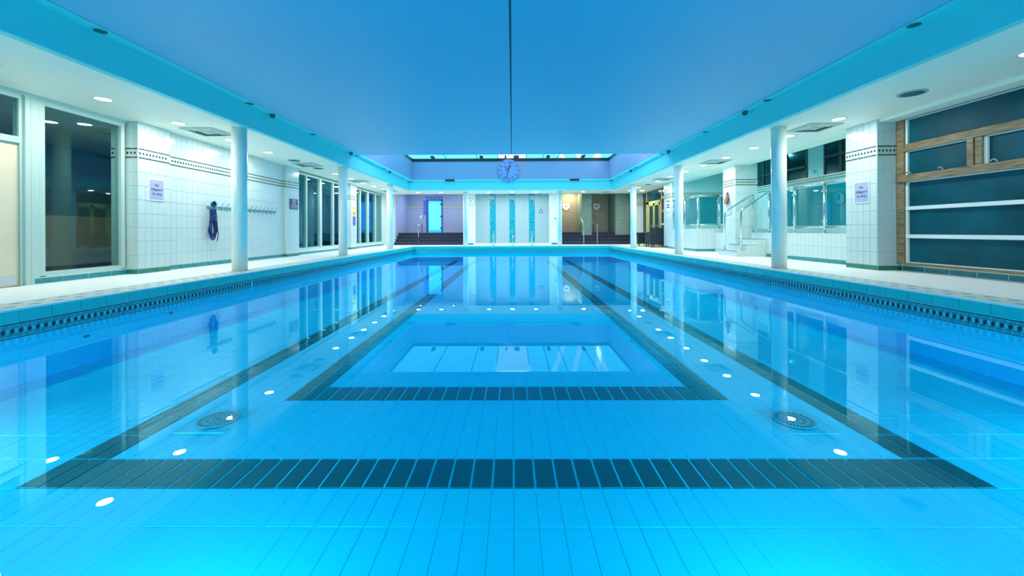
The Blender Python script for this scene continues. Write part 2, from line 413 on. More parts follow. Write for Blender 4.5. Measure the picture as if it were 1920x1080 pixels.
# ------------------------------------------------------------------ decks (floor)
floor = tag(empty('floor'), 'white tiled pool deck running round all sides of the pool', 'floor', kind='structure')
WXL, WXR = -9.6, 9.2
boxes('deck_slab', [(WXL, XL-T+.001, -4, 26, -.4, DZ), (XR+T-.001, WXR, -4, 26, -.4, DZ), (XL-T, XR+T, YF+T-.001, 26, -.4, DZ), (XL-T, XR+T, -4, YN-T, -.4, DZ),
                    (XL-T, XL-.03, YN-T, YF+T, DZ-.016, DZ), (XR+.03, XR+T, YN-T, YF+T, DZ-.016, DZ), (XL-T, XR+T, YF+.03, YF+T, DZ-.016, DZ), (XL-T, XR+T, YN-T, YN-.03, DZ-.016, DZ)], M['deck'], floor)
boxes('white_nosing', [(XL-.03, XL+.012, YN, YF, DZ-.016, DZ+.003), (XR-.012, XR+.03, YN, YF, DZ-.016, DZ+.003), (XL-.03, XR+.03, YF-.012, YF+.03, DZ-.016, DZ+.003), (XL-.03, XR+.03, YN-.03, YN+.012, DZ-.016, DZ+.003)], M['nose'], floor)
for s, xe in ((-1, XL), (1, XR)):
    bx = sorted((xe+s*.032, xe+s*.40))
    for y0, y1, parts in ((YN, 3.0, 0), (3.0, 9.0, 1), (9.0, YF, 0)):
        n = int(round((y1-y0)/.2)); L = []
        for k in range(n):
            for q in range(2):
                a = bx[0]+q*.184; L.append((a+.002, a+.182, y0+k*.2+.0015, y0+(k+1)*.2-.0015, DZ, DZ+.004))
        if parts:
            bm = bmesh.new(); bm_box(bm, 0, .180, 0, .197, 0, .004); me = bpy.data.meshes.new('border_tile'); bm.to_mesh(me); bm.free(); me.materials.append(M['deckb'])
            for c in L:
                o = bpy.data.objects.new('border_tile', me); C.objects.link(o); o.parent = floor; o.location = (c[0], c[2], DZ)
        else: boxes('far_border_tile', L, M['deckb'], floor)['kind'] = 'stuff'
        L2 = []
        F = Matrix.Translation((0, 0, DZ+.004))
        bm = bmesh.new()
        for k in range(n):
            for q, off in ((0, .0), (1, .0)):
                diamond_prism(bm, F, xe+s*(.12+q*.19), y0+(k+.5)*.2, .035, .055, .002)
        o = finish('green_lozenge', bm, M['deckg'], floor); o['kind'] = 'stuff'
# deck tile joints as shallow pieces: rows of pale slabs
for (x0, x1, lab) in ((-6.40, XL-.41, 'l'), (XR+.41, 6.45, 'r')):
    n = int((x1-x0)/.25); px = (x1-x0)/n; near = []; far = []
    for j in range(int((20.2-2.6)/.25)):
        y = 2.6+j*.25
        for i in range(n):
            near.append((y, x0+i*px))
    near.sort()
    bm = bmesh.new(); bm_box(bm, .002, px-.002, .002, .248, 0, .004); me = bpy.data.meshes.new('deck_tile'); bm.to_mesh(me); bm.free(); me.materials.append(M['deck'])
    keep = [c for c in near if c[0] > 3.3][:148]; ks = set(keep)
    for y, x in keep:
        o = bpy.data.objects.new('deck_tile', me); C.objects.link(o); o.parent = floor; o.location = (x, y, DZ)
    boxes('far_deck_tile', [(x+.002, x+px-.002, y+.002, y+.248, DZ, DZ+.004) for y, x in near if (y, x) not in ks], M['deck'], floor)['kind'] = 'stuff'

# ------------------------------------------------------------------ ceilings
ceil = tag(empty('ceiling'), 'blue painted flat main ceiling over the pool with white side soffits', 'ceiling', kind='structure')
SX = 6.2
boxes('soffit', [(WXL+2.9, FL-.05, -4, 20.1, SZ, SZ+.12), (FR+.05, 6.25, -4, 20.1, SZ, SZ+.12), (FL-.05, FR+.05, WY+.15, 20.1, SZ, SZ+.12)], M['soffit'], ceil)
boxes('soffit_edge', [(6.2, 6.62, -4, 16.2, SZ-.045, SZ+.12), (6.2, 6.9, 16.2, 20.1, SZ-.01, SZ+.12)], M['soffit'], ceil)
boxes('fascia', [(FL-.1, FL, -4, WY+.1, SZ-.001, CZ), (FR, FR+.1, -4, WY+.1, SZ-.001, CZ), (FL-.1, FR+.1, WY+.1, WY+.2, SZ-.001, CZ)], M['fascia'], ceil)
boxes('ledge', [(FL-.1, GL-.012, -4, WY+.1, CZ-.002, CZ+.06), (GR+.012, FR+.1, -4, WY+.1, CZ-.002, CZ+.06), (FL, FR, WY, WY+.1, CZ-.002, CZ+.06)], M['fascia'], ceil)
boxes('shadow_gap', [(GL-.013, GL, -4, CE, CZ+.01, CZ+.05), (GR, GR+.013, -4, CE, CZ+.01, CZ+.05)], M['dark'], ceil)
boxes('main_panel', [(GL, -.025, -4, CE, CZ, CZ+.08), (-.003, GR, -4, CE, CZ, CZ+.08)], M['ceil'], ceil)
boxes('centre_gap', [(-.026, -.002, -4, CE, CZ+.004, CZ+.08)], M['dark'], ceil)
boxes('well_side', [(GL-.1, GL, CE, WY+.1, CZ+.058, WZ+.3), (GR, GR+.1, CE, WY+.1, CZ+.058, WZ+.3)], M['well'], ceil)
box('well_end', (GL-.1, GR+.1), (WY, WY+.1), (CZ+.058, WZ), M['well'], ceil)
box('well_near', (GL-.1, GR+.1), (CE-.1, CE), (CZ+.08, WZ+.3), M['well'], ceil)
box('roof_deck', (WXL, WXR), (-4.2, CE), (WZ+.31, WZ+.4), M['soffit'], ceil)
# skylight
skyl = tag(empty('skylight', (0, 15, WZ)), 'glowing cyan roof skylight with a dark frame beyond the ceiling edge', 'skylight', kind='structure')
S0, S1 = CE+.1, WY-.02
cols = [GL+.02, -2.9, -1.52, -.62, .62, 1.35, 2.0, 3.1, GR-.02]
for k, (a, b) in enumerate(zip(cols, cols[1:])):
    box('pane', (a+.015, b-.015), (S0-15, S1-15), (.03, .05), M['sky2'] if k == 3 else M['sky1'], skyl)
boxes('glazing_bar', [(a-.015, a+.015, S0-15, S1-15, .0, .06) for a in cols[1:-1]], mat('bar', (.05, .35, .5), .4), skyl)
boxes('dark_frame', [(GL, GR, S1-15-.01, S1-15+.02, -.10, .06), (GL, GL+.04, S0-15, S1-15, -.06, .06), (GR-.04, GR, S0-15, S1-15, -.06, .06)], M['black'], skyl)
for i, (x0, x1) in enumerate(((.75, 1.35), (1.5, 2.1), (2.35, 2.95), (3.1, 3.6))):
    bm = bmesh.new(); v = [bm.verts.new(p) for p in ((x0, S0-15, .025), (x0+.14, S0-15, .025), (x0+1.6-.9*(i > 2), S1-15-.1, .025), (x0+1.38-.9*(i > 2), S1-15-.1, .025))]
    bm.faces.new(v); r = bmesh.ops.extrude_face_region(bm, geom=bm.faces[:]); bmesh.ops.translate(bm, verts=[g for g in r['geom'] if isinstance(g, bmesh.types.BMVert)], vec=(0, 0, -.012))
    finish('glowing_truss_strip', bm, M['sky2'], skyl)  # strips glow by emission to stand for pale trusses beyond the glass
for i, x in enumerate((-3.42, -1.32, -.28, .18, 1.55, 3.05)):
    wd = (.07, .07, .035, .11, .07, .07)[i]
    b = box('skylight_bracket', (x-wd, x+wd), (WY-.85, WY-.45), (WZ-.06, WZ+.0), M['black'])
    tag(b, '%s small black bracket from the left on the skylight frame' % ORD[i], 'bracket', 'brackets on the skylight frame')
b = tag(box('light_panel', (-.66, .68), (14.55, 15.1), (WZ-.05, WZ-.02), M['sky2']), 'white strip panel hanging under the middle of the skylight', 'light panel')
# upper recess lid so the world does not leak round the well
box('well_lid', (GL-.1, GR+.1), (CE-.1, WY+.12), (WZ+.3, WZ+.32), M['dark'], ceil)

# ------------------------------------------------------------------ lamps
def downlight_proto():
    e = empty('ceiling_downlight'); bm = bmesh.new(); A = []
    for i in range(28):
        t = 2*PI*i/28; c, s = math.cos(t), math.sin(t); A.append([bm.verts.new((r*c, r*s, z)) for r, z in ((.098, 0), (.112, -.002), (.108, -.008), (.092, -.006), (.090, 0.0))])
    for i in range(28):
        P_, Q_ = A[i], A[(i+1) % 28]
        for k in range(4): bm.faces.new((P_[k], P_[k+1], Q_[k+1], Q_[k]))
    finish('lamp_ring', bm, M['ring'], e); cyl('lamp_diffuser', (0, 0, -.003), (0, 0, -.001), .091, M['lamp'], e, 28)
    return e
LD = bpy.data.lights.new('downlight_lamp', 'AREA'); LD.shape = 'DISK'; LD.size = .17; LD.energy = LAMP_W; LD.color = (1.0, .98, .88)
LD2 = bpy.data.lights.new('warm_lamp', 'AREA'); LD2.shape = 'DISK'; LD2.size = .17; LD2.energy = LAMP_W*1.4; LD2.color = (1, .85, .62)
LD3 = bpy.data.lights.new('aqua_fill', 'AREA'); LD3.shape = 'DISK'; LD3.size = .17; LD3.energy = LAMP_W*1.3; LD3.color = (.12, .92, 1)
LD4 = bpy.data.lights.new('lilac_fill', 'AREA'); LD4.shape = 'DISK'; LD4.size = .17; LD4.energy = LAMP_W; LD4.color = (.72, .74, 1)
proto_dl = None
def downlight(x, y, z, label, group, light=LD):
    global proto_dl
    if proto_dl is None: proto_dl = downlight_proto(); e = proto_dl
    else:
        e = proto_dl.copy(); C.objects.link(e)
        for ch in proto_dl.children:
            if ch.type == 'MESH': c = ch.copy(); C.objects.link(c); c.parent = e
    e.location = (x, y, z); tag(e, label, 'ceiling light', group)
    lo = bpy.data.objects.new('lamp_light', light); C.objects.link(lo); lo.parent = e; lo.location = (0, 0, -.012)
    return e
for i, y in enumerate((4.28, 5.52, 6.77, 8.03, 9.28, 12.8, 14.05, 15.2, 16.4, 17.6, 18.8)):
    downlight(-5.67, y, SZ, 'lit round ceiling downlight, %s from the camera over the left deck' % ORD[i], 'downlights over the left deck')
for i, y in enumerate((4.25, 6.75, 7.96, 9.1, 10.3, 11.5, 12.7, 13.95, 15.1, 17.4, 18.7)):
    downlight(5.48, y, SZ, 'lit round ceiling downlight, %s from the camera over the right deck' % ORD[i], 'downlights over the right deck')
for i, x in enumerate((-4.5, -3.4, -1.12, 0, 1.12, 3.38)):
    downlight(x, 19.1, SZ, 'lit round ceiling downlight, %s from the left in the row over the far deck' % ORD[i], 'downlights over the far deck')
downlight(6.05, 18.7, SZ-.01, 'lit round ceiling downlight beside the wooden double doors', None)
downlight(-7.5, 6.45, 2.75, 'lit round ceiling downlight inside the office behind the left window', None)
for i, y in enumerate((8.9, 13.3)):  # unseen lamps added to brighten the room behind the balustrade
    downlight(7.4, y, 3.42, 'unseen ceiling downlight added to light the spa room, %s' % ('nearer', 'farther')[i], 'unseen downlights added in the spa room', LD3)
# unlit round fittings
def disc_fitting(name, x, y, z, r, label, cat, group):
    e = tag(empty(name, (x, y, z)), label, cat, group)
    cyl('rim', (0, 0, -.012), (0, 0, 0), r, mat_cache('fit_rim', (.35, .60, .60)), e, 28); cyl('grille', (0, 0, -.016), (0, 0, -.011), r*.78, M['iron'], e, 28); return e
_mc = {}
def mat_cache(n, c):
    if n not in _mc: _mc[n] = mat(n, c, .4)
    return _mc[n]
disc_fitting('ceiling_speaker', 5.45, 5.49, SZ, .16, 'dark round unlit ceiling fitting over the near right deck', 'ceiling speaker', None)
disc_fitting('ceiling_speaker', 5.5, 16.25, SZ, .14, 'dark round unlit ceiling fitting far down the right deck', 'ceiling speaker', None)
disc_fitting('ceiling_speaker', -5.65, 10.35, SZ, .15, 'dark round ceiling fitting just before the paired left vents', 'ceiling speaker', None)
disc_fitting('ceiling_speaker', -5.65, 11.65, SZ, .15, 'dark round ceiling fitting just beyond the paired left vents', 'ceiling speaker', None)
for s, X, side in ((-1, (FL+GL)/2, 'left'), (1, (FR+GR)/2, 'right')):
    for i, y in enumerate((4.42, 6.95, 9.17, 11.8, 14.3, 16.6)):
        e = tag(empty('ledge_fitting', (X, y, CZ-.002)), 'small dark round fitting in the %s ceiling ledge, %s from the camera' % (side, ORD[i]), 'ceiling fitting', 'round fittings in the %s ceiling ledge' % side)
        cyl('rim', (0, 0, -.006), (0, 0, 0), .078, M['fascia'], e, 24); cyl('lens', (0, 0, -.009), (0, 0, -.005), .06, M['iron'], e, 24)
    for i, y in enumerate((7.6, 11.3, 14.9)):
        e = tag(empty('ledge_spotlight', (X, y, CZ-.002)), 'small tilted grey spotlight in the %s ceiling ledge, %s from the camera' % (side, ORD[i]), 'spotlight', 'spotlights in the %s ceiling ledge' % side)
        cyl('rim', (0, 0, -.006), (0, 0, 0), .078, M['fascia'], e, 24); cyl('spot_head', (0, 0, -.005), (-s*.03, -.03, -.05), .045, M['iron'], e, 20)
# ceiling vents: square louvred diffusers
def vent(x, y, label):
    e = tag(empty('ceiling_vent', (x, y, SZ)), label, 'vent', 'square louvred vents in the soffits')
    vm = mat_cache('vent_metal', (.50, .62, .55)); box('vent_back', (-.27, .27), (-.27, .27), (-.004, 0), M['dark'], e)
    for k, h in enumerate((.30, .24, .18, .12)):
        bm = bmesh.new(); i0, i1 = h, h-.030
        lo = [[bm.verts.new((a*q, b*q, z)) for a, b in ((-1,-1),(1,-1),(1,1),(-1,1))] for q, z in ((i0, -.012-.004*(k == 0)), (i1, -.030+.012*(k == 0)), (i1, -.026+.012*(k == 0)), (i0, -.006))]
        for r0, r1 in zip(lo, lo[1:]+lo[:1]):
            for m_ in range(4): bm.faces.new((r0[m_], r0[(m_+1) % 4], r1[(m_+1) % 4], r1[m_]))
        finish('louvre', bm, vm, e)
    box('vent_core', (-.07, .07), (-.07, .07), (-.03, -.012), vm, e)
vent(-5.60, 7.35, 'square louvred ceiling vent nearest the camera on the left soffit')
vent(-5.64, 11.0, 'square louvred ceiling vent above the left wall notice')
vent(-5.6, 14.6, 'square louvred ceiling vent, third along the left soffit')
vent(-5.6, 18.2, 'square louvred ceiling vent, farthest on the left soffit')
vent(5.48, 7.3, 'square louvred ceiling vent nearest the camera on the right soffit')
vent(5.52, 10.9, 'square louvred ceiling vent above the tiled steps on the right')
vent(5.45, 14.5, 'square louvred ceiling vent farthest on the right soffit')
# underwater lamps added out of view to brighten the pool floor
LP = bpy.data.lights.new('pool_fill', 'AREA'); LP.shape = 'DISK'; LP.size = .22; LP.energy = POOL_W; LP.color = (.04, .92, 1); LP.spread = math.radians(125)
def pool_fill(loc, rot, label):
    e = tag(empty('added_pool_lamp', loc), label, 'added lamp', 'added underwater lamps in the pool walls'); e.rotation_euler = rot
    cyl('lamp_housing', (0, 0, .006), (0, 0, -.004), .13, M['cope'], e, 24); lo = bpy.data.objects.new('lamp_light', LP); C.objects.link(lo); lo.parent = e; lo.location = (0, 0, -.012)
for i, x in enumerate((-3.4, -1.15, 1.1, 3.35)):
    pool_fill((x, YN+.012, -.23), (PI/2-.42, 0, 0), 'added underwater lamp out of view in the near pool wall, %s from the left' % ORD[i])

for s_, X, nm in ((-1, XL, 'left'), (1, XR, 'right')):
    for i, y in enumerate((.9, 2.0)):
        pool_fill((X-s_*.012, y, -.23), (PI/2-.42, 0, s_*PI/2), 'added underwater lamp in the %s pool wall out of view, %s' % (nm, ('nearer', 'farther')[i]))

# ------------------------------------------------------------------ round columns
for xs, ys, side in ((-4.87, (2.72, 7.12, 11.49, 15.9), 'left'), (4.84, (2.8, 7.3, 11.67, 16.04), 'right')):
    for i, y in enumerate(ys):
        c = cyl('round_column', (xs, y, DZ), (xs, y, SZ), .122, M['column'], None, 48)
        tag(c, 'round white column on the %s pool edge, %s from the camera' % (side, ('outside the view nearest', 'first in view', 'second in view', 'third in view')[i]), 'column', 'round columns along the pool')
for x, side in ((-2.2, 'left'), (2.22, 'right')):
    c = cyl('round_column', (x, 18.85, DZ), (x, 18.85, SZ), .118, M['column'], None, 40); tag(c, 'round white column on the far deck at the %s of the shower wall' % side, 'column', 'round columns along the pool')

# ------------------------------------------------------------------ left side
PX = -6.25; WXl = -6.34
wl = tag(empty('wall_left'), 'white tiled left wall with a dark mosaic band above the hook rail', 'wall', kind='structure')
box('wall_body', (-6.75, WXl), (7.27, 11.09), (DZ-.05, SZ+.1), M['grout'], wl)
tiled_face(wl, (WXl, 7.27, DZ), (0, 1, 0), (1, 0, 0), 11.09-7.27, True)
boxes('hidden_wall', [(-6.75, -6.42, -4, 3.6, DZ-.05, SZ+.1)], M['tile'], wl)
def pier(name, x0, x1, y0, y1, label, side, parts=True, skirt='green'):
    e = tag(empty(name), label, 'pillar', kind='structure')
    box('pier_body', (x0, x1), (y0, y1), (DZ-.05, SZ+.1), M['grout'], e)
    if side == 'l': tiled_face(e, (x1, y0, DZ), (0, 1, 0), (1, 0, 0), y1-y0, parts, skirt)
    else: tiled_face(e, (x0, y1, DZ), (0, -1, 0), (-1, 0, 0), y1-y0, parts, skirt)
    tiled_face(e, (x0, y0, DZ), (1, 0, 0), (0, -1, 0), x1-x0, parts, skirt)
    boxes('corner_trim', [((x1 if side == 'l' else x0)-.004, (x1 if side == 'l' else x0)+.004, y0-.007, y0+.003, DZ+.08, SZ)], M['tile'], e)
    return e
pier('pillar', -6.7, PX, 6.65, 7.27, 'white tiled pillar carrying the lilac notice on the left', 'l')
pier('pillar', -6.7, PX, 11.09, 11.69, 'white tiled pillar carrying the navy notice at the end of the hook rail', 'l')
pier('pillar', -6.7, PX, 15.49, 16.05, 'white tiled pillar carrying three small signs, between the left windows', 'l', False)
# windows on the left
def left_window(name, y0, y1, x, z0, z1, bars, label, glassm='glass', fm='frame', fw=.05):
    e = tag(empty(name), label, 'window', kind='structure')
    L = [(x-.06, x+.04, y0, y0+fw, z0, z1), (x-.06, x+.04, y1-fw, y1, z0, z1), (x-.06, x+.038, y0+fw, y1-fw, z1-fw, z1), (x-.06, x+.038, y0+fw, y1-fw, z0, z0+fw)]
    boxes('frame', L, M[fm], e)
    for b, wd in bars: box('mullion', (x-.06, x+.05), (b-wd/2, b+wd/2), (z0+fw, z1-fw), M[fm], e, .006)
    ed = [y0+fw]+sum([[b-wd/2, b+wd/2] for b, wd in bars], [])+[y1-fw]
    for a, b in zip(ed[::2], ed[1::2]): box('pane', (x-.014, x-.006), (a-.004, b+.004), (z0+fw-.004, z1-fw+.004), M[glassm], e)
    return e
def sill_wall(y0, y1, x, parts=True, ztop=.355):
    e = tag(empty('wall_left_sill'), 'low %s strip of wall under the left windows' % ('near' if y0 < 8 else 'middle' if y0 < 14 else 'far'), 'wall', kind='structure')
    box('wall_body', (x-.1, x), (y0, y1), (DZ-.05, ztop), M['tile'], e)
    tile_rect(e, (x, y0, DZ+.005), (0, 1, 0), (1, 0, 0), y1-y0, [(0, .08)], .345, M['skirt'], 'skirting_tile', parts, gap=.010, th=.006)
sill_wall(5.33, 6.65, -6.42); sill_wall(11.69, 15.49, -6.38, ztop=.41); sill_wall(16.05, 19.7, -6.36, False, ztop=.41)
left_window('window_1', 5.40, 6.60, -6.46, .345, 2.76, [], 'tall single-pane window in a pale green frame beside the cream door', fw=.065)
left_window('window_2', 11.69, 15.49, -6.44, .41, 2.74, [(12.42, .06), (13.35, .13), (14.3, .06)], 'tall four-pane window between the navy notice and the small signs')
left_window('window_3', 16.05, 19.7, -6.44, .41, 2.74, [(16.85, .07), (17.74, .14), (18.72, .07)], 'farthest tall four-pane window on the left side')
# door and its frame
d1 = tag(empty('door_1'), 'cream door with a steel kick plate at the far left', 'door', kind='structure')
box('leaf', (-6.50, -6.455), (4.15, 5.19), (DZ+.01, 2.12), M['door'], d1)
box('kick_plate', (-6.457, -6.45), (4.18, 5.16), (DZ+.03, .40), M['kick'], d1)
boxes('frame', [(-6.52, -6.41, 5.235, 5.295, DZ, 2.76), (-6.52, -6.44, 5.19, 5.235, DZ, 2.76), (-6.52, -6.41, 4.05, 4.15, DZ, 2.76), (-6.52, -6.42, 4.15, 5.19, 2.12, 2.20), (-6.52, -6.42, 4.15, 5.19, 2.70, 2.76)], M['frame'], d1)
boxes('jamb_stop', [(-6.4405, -6.438, 5.188, 5.193, DZ, 2.12)], M['framed'], d1)
box('transom_pane', (-6.47, -6.462), (4.15, 5.19), (2.20, 2.70), M['glass'], d1)
post = tag(empty('trim_1'), 'pale green panelled post between the cream door and the left window', 'trim', kind='structure')
box('post', (-6.55, -6.415), (5.302, 5.395), (DZ, 2.76), M['frame'], post); boxes('bead', [(-6.45, -6.43, 5.29, 5.305, DZ, 2.76), (-6.45, -6.43, 5.392, 5.402, DZ, 2.76)], M['framed'], post)
boxes('head', [(-6.55, -6.40, 3.6, 6.645, 2.76, 2.86)], M['frame'], post)
# office behind window 1
off = tag(empty('wall_office'), 'dim office with grey walls seen through the left window', 'room', kind='structure')
boxes('office_wall', [(-9.5, -9.4, 3.0, 10.5, DZ, 2.75), (-9.5, -6.78, 10.4, 10.5, DZ, 2.75), (-9.5, -6.6, 2.9, 3.0, DZ, 2.75)], M['officeb'], off)
boxes('office_dado', [(-9.4, -9.37, 3.0, 10.4, DZ, 1.3), (-9.4, -6.78, 10.37, 10.4, DZ, 1.3)], M['office'], off)
box('office_post', (-8.1, -7.75), (8.2, 8.5), (DZ, 2.75), M['frame'], off)
box('office_carpet', (-9.5, -6.56), (3.0, 10.5), (DZ, DZ+.01), M['officef'], off)
L = []
for i in range(5):
    for j in range(12): L.append((-9.5+i*.6+.006, -9.5+(i+1)*.6-.006, 3+j*.6+.006, 3+(j+1)*.6-.006, 2.75, 2.77))
boxes('office_ceiling_tile', L, M['officec'], off); box('office_ceiling_grid', (-9.5, -6.5), (2.9, 10.5), (2.765, 2.79), M['framed'], off)
# exterior planting-dark backdrop outside windows 2 and 3
ext = tag(box('garden_ground', (-30, -6.8), (10.6, 40), (-.2, 0), mat('dark_lawn', (.01, .03, .03), .9)), 'dark night ground outside the far left windows', 'ground', kind='structure')

# notices
def notice(name, facing, c, wd, ht, border, face, lines, label, cat='sign', inkm='ink', size=.05, group=None, th=.01):
    """c = centre on the wall surface"""
    e = tag(empty(name, c), label, cat, group)
    if facing == '+x': R = 1; ax = 'x'
    elif facing == '-x': R = -1; ax = 'x'
    else: R = -1; ax = 'y'
    def slab(nm, w2, h2, a, b, m):
        lo, hi = sorted((R*a, R*b))
        if ax == 'x': box(nm, (lo, hi), (-w2, w2), (-h2, h2), m, e)
        else: box(nm, (-w2, w2), (lo, hi), (-h2, h2), m, e)
    slab('backing', wd/2, ht/2, 0, th, border)
    if face: slab('face', wd/2-.016, ht/2-.02, th, th+.003, face)
    n = len(lines)
    for i, (s, dz) in enumerate(lines):
        p = R*(th+.004); loc = (p, 0, dz) if ax == 'x' else (0, p, dz)
        if s[0] == '#':
            w2 = float(s[1:])/2; lo, hi = sorted((R*th, R*(th+.003)))
            if ax == 'x': box('printed_line', (lo, hi), (-w2, w2), (dz-size/2, dz+size/2), M[inkm], e)
            else: box('printed_line', (-w2, w2), (lo, hi), (dz-size/2, dz+size/2), M[inkm], e)
        else: text(s, size, M[inkm], e, loc, facing)
    return e
notice('safety_notice', '+x', (PX+.006, 6.985, 1.69), .31, .385, M['signw'], M['signv'], [('No', .08), ('Lifeguard', .005), ('on duty', -.07)], 'lilac notice in a white frame on the left pillar', size=.062)
notice('safety_notice', '-x', (6.154, 7.085, 1.60), .31, .385, M['signw'], M['signv'], [('No', .08), ('Lifeguard', .005), ('on duty', -.07)], 'lilac notice in a white frame on the right pillar', size=.062)
notice('safety_notice', '+x', (PX+.006, 11.40, 1.735), .42, .29, M['signn'], None, [('CHILDREN', .105), ('UNDER 8', .053), ('MUST BE', 0), ('ACCOMPANIED', -.052), ('BY AN ADULT', -.105)], 'navy notice with white capitals on the second left pillar', inkm='inkw', size=.05)
notice('safety_notice', '+x', (PX+.006, 15.76, 2.03), .44, .32, mat_cache('grey_frame', (.35, .4, .45)), M['signw'], [('#.12', .06), ('#.24', .0), ('#.05', -.06)], 'white framed notice, topmost of the three on the far left pillar', size=.014, inkm='signv')
notice('safety_notice', '+x', (PX+.006, 15.76, 1.71), .40, .26, M['signy'], None, [('#.05', .03), ('#.24', -.03), ('#.18', -.07)], 'yellow warning notice, middle of the three on the far left pillar', size=.022)
notice('safety_notice', '+x', (PX+.006, 15.76, 1.36), .24, .36, M['signb'], None, [('#.14', .11), ('#.16', .04), ('#.10', -.03), ('#.15', -.10)], 'small blue notice, lowest of the three on the far left pillar', size=.028)

# hook rail and hooks
hr = tag(empty('hook_rail', (WXl+.006, 8.25, 1.475)), 'teal rail of steel coat hooks on the left tiled wall', 'hook rail')
box('rail', (0, .02), (0, 2.42), (-.02, .02), mat_cache('rail_teal', (.08, .38, .45)), hr, .003)
for k in range(14):
    y = .16+k*.161
    bm = bmesh.new(); bm_tube(bm, rounded([(.02, y, 0), (.05, y, .0), (.075, y+.03, .03), (.095, y+.05, .10)], .02), .005, 6)
    finish('hook', bm, mat_cache('hook_metal', (.10, .16, .18)), hr, True)
    bm = bmesh.new(); bm_tube(bm, rounded([(.02, y+.04, -.005), (.045, y+.04, -.03), (.05, y+.03, -.085)], .02), .0045, 6)
    finish('hook', bm, mat_cache('hook_metal', (.10, .16, .18)), hr, True)
# coiled blue lane rope
rp = tag(empty('pool_rope', (WXl+.09, 8.32, 1.45)), 'coiled dark blue rope with a black strap hanging from the hook rail', 'rope')
bm = bmesh.new()
for k in range(9):
    a = (k-4)/4.0; wdt = .055+.035*abs(a); x = .012*math.sin(k*2.1)+.02*(k % 3-1); low = -.62+.05*math.cos(k*1.7)
    pts = []
    for i in range(29):
        t = i/28; th = PI*t
        yy = -math.cos(th)*(.02+ (wdt)*math.sin(th*.5+.0)**.5*0 + 0) 
        if t < .35: q = t/.35; yy = -.03-(wdt-.03)*q**1.6+.012*a; zz = -.08-q*(abs(low)-.20)
        elif t < .65: q = (t-.35)/.3; yy = -wdt*math.cos(PI*q)+.012*a; zz = low+.12-.12*math.sin(PI*q)
        else: q = (1-t)/.35; yy = .03+(wdt-.03)*q**1.6+.012*a; zz = -.08-q*(abs(low)-.20)
        pts.append((x+.01*math.sin(7*t+k), yy, zz))
    bm_tube(bm, pts, .0095, 7)
finish('rope_loop', bm, M['hose'], rp, True)
bm = bmesh.new()
for k in range(11):
    z = -.03-k*.021; r = .050+.004*math.sin(k*2)
    pts = [(r*.7*math.cos(t), r*math.sin(t), z+.012*math.sin(t+k)) for t in [2*PI*i/16 for i in range(17)]]; bm_tube(bm, pts, .012, 7)
finish('rope_binding', bm, M['hose'], rp, True)
bm = bmesh.new()
for k in range(4):
    r = .028+.008*k; pts = [(.01+.012*(k-1.5), r*math.cos(t), .075+r*1.15*math.sin(t)) for t in [2*PI*i/18 for i in range(19)]]; bm_tube(bm, pts, .013, 7)
finish('rope_knot', bm, M['hose'], rp, True)
tube('strap', [(.02, .05, .0), (.03, .075, -.2), (.03, .085, -.42), (.02, .125, -.52), (.02, .115, -.62), (.02, .085, -.69)], .008, M['strap'], rp, rad=.05, seg=7)
bm = bmesh.new(); bm_tube(bm, [(.02, .08+.02*math.cos(t), -.71+.028*math.sin(t)) for t in [2*PI*i/12 for i in range(13)]], .004, 6); finish('strap_ring', bm, M['steel'], rp, True)

# ------------------------------------------------------------------ right side
PR = 6.16
pier('pillar', PR, 6.72, 6.80, 7.43, 'white tiled pillar carrying the lilac notice on the right', 'r')
pier('pillar', 6.22, 6.83, 11.2, 11.85, 'white tiled pillar behind the steps on the right', 'r')
p3 = pier('pillar', 6.08, 6.6, 15.28, 16.1, 'white tiled pillar between the glass balustrade and the wooden doors', 'r', False)
# big obscured window
w4 = tag(empty('window_4'), 'large wooden framed window of dark obscured glass on the right', 'window', kind='structure')
wx = 6.52; y0, y1 = 3.2, 6.78
def wbar(nm, ya, yb, za, zb, m, d0=-.03, d1=.06, bv=.004): return box(nm, (wx+d0, wx+d1), (ya, yb), (za, zb), m, w4, bv)
wbar('frame_post', y1-.12, y1, .37, 2.79, M['wood'], -.05)
wbar('white_bead', y1-.155, y1-.12, .40, 2.76, M['wframe'], -.02)
wbar('frame_head', y0, y1-.12, 2.755, 2.79, M['wood'], -.05); wbar('frame_sill', y0, y1-.12, .36, .395, M['wood'], -.06)
wbar('white_bead', y0, y1-.155, 2.74, 2.756, M['wframe'], -.02); 
wbar('rail', y0, y1-.12, 2.29, 2.345, M['wood'], -.035); wbar('rail', y0, y1-.10, 2.225, 2.288, M['wood'], -.055)
wbar('white_bead', y0, 5.55, 2.21, 2.226, M['wframe'], -.02); wbar('white_bead', 5.74, y1-.12, 2.21, 2.226, M['wframe'], -.02)
wbar('sill_rail', y0, y1-.03, 1.725, 1.835, M['wood'], -.075)
wbar('white_bead', y0, y1-.12, 1.71, 1.726, M['wframe'], -.02)
wbar('mullion', 5.66, 5.74, 1.835, 2.225, M['wood'], -.055); wbar('mullion', 5.56, 5.645, 1.835, 2.225, M['wood'], -.045)
wbar('white_bead', 5.52, 5.56, 1.835, 2.225, M['wframe'], -.02)
wbar('glazing_bar', y0, y1-.13, 1.26, 1.317, M['wframe'], -.035); wbar('glazing_bar', y0, y1-.13, .80, .86, M['wframe'], -.035)
wbar('white_bead', y0, y1-.12, .395, .41, M['wframe'], -.03)
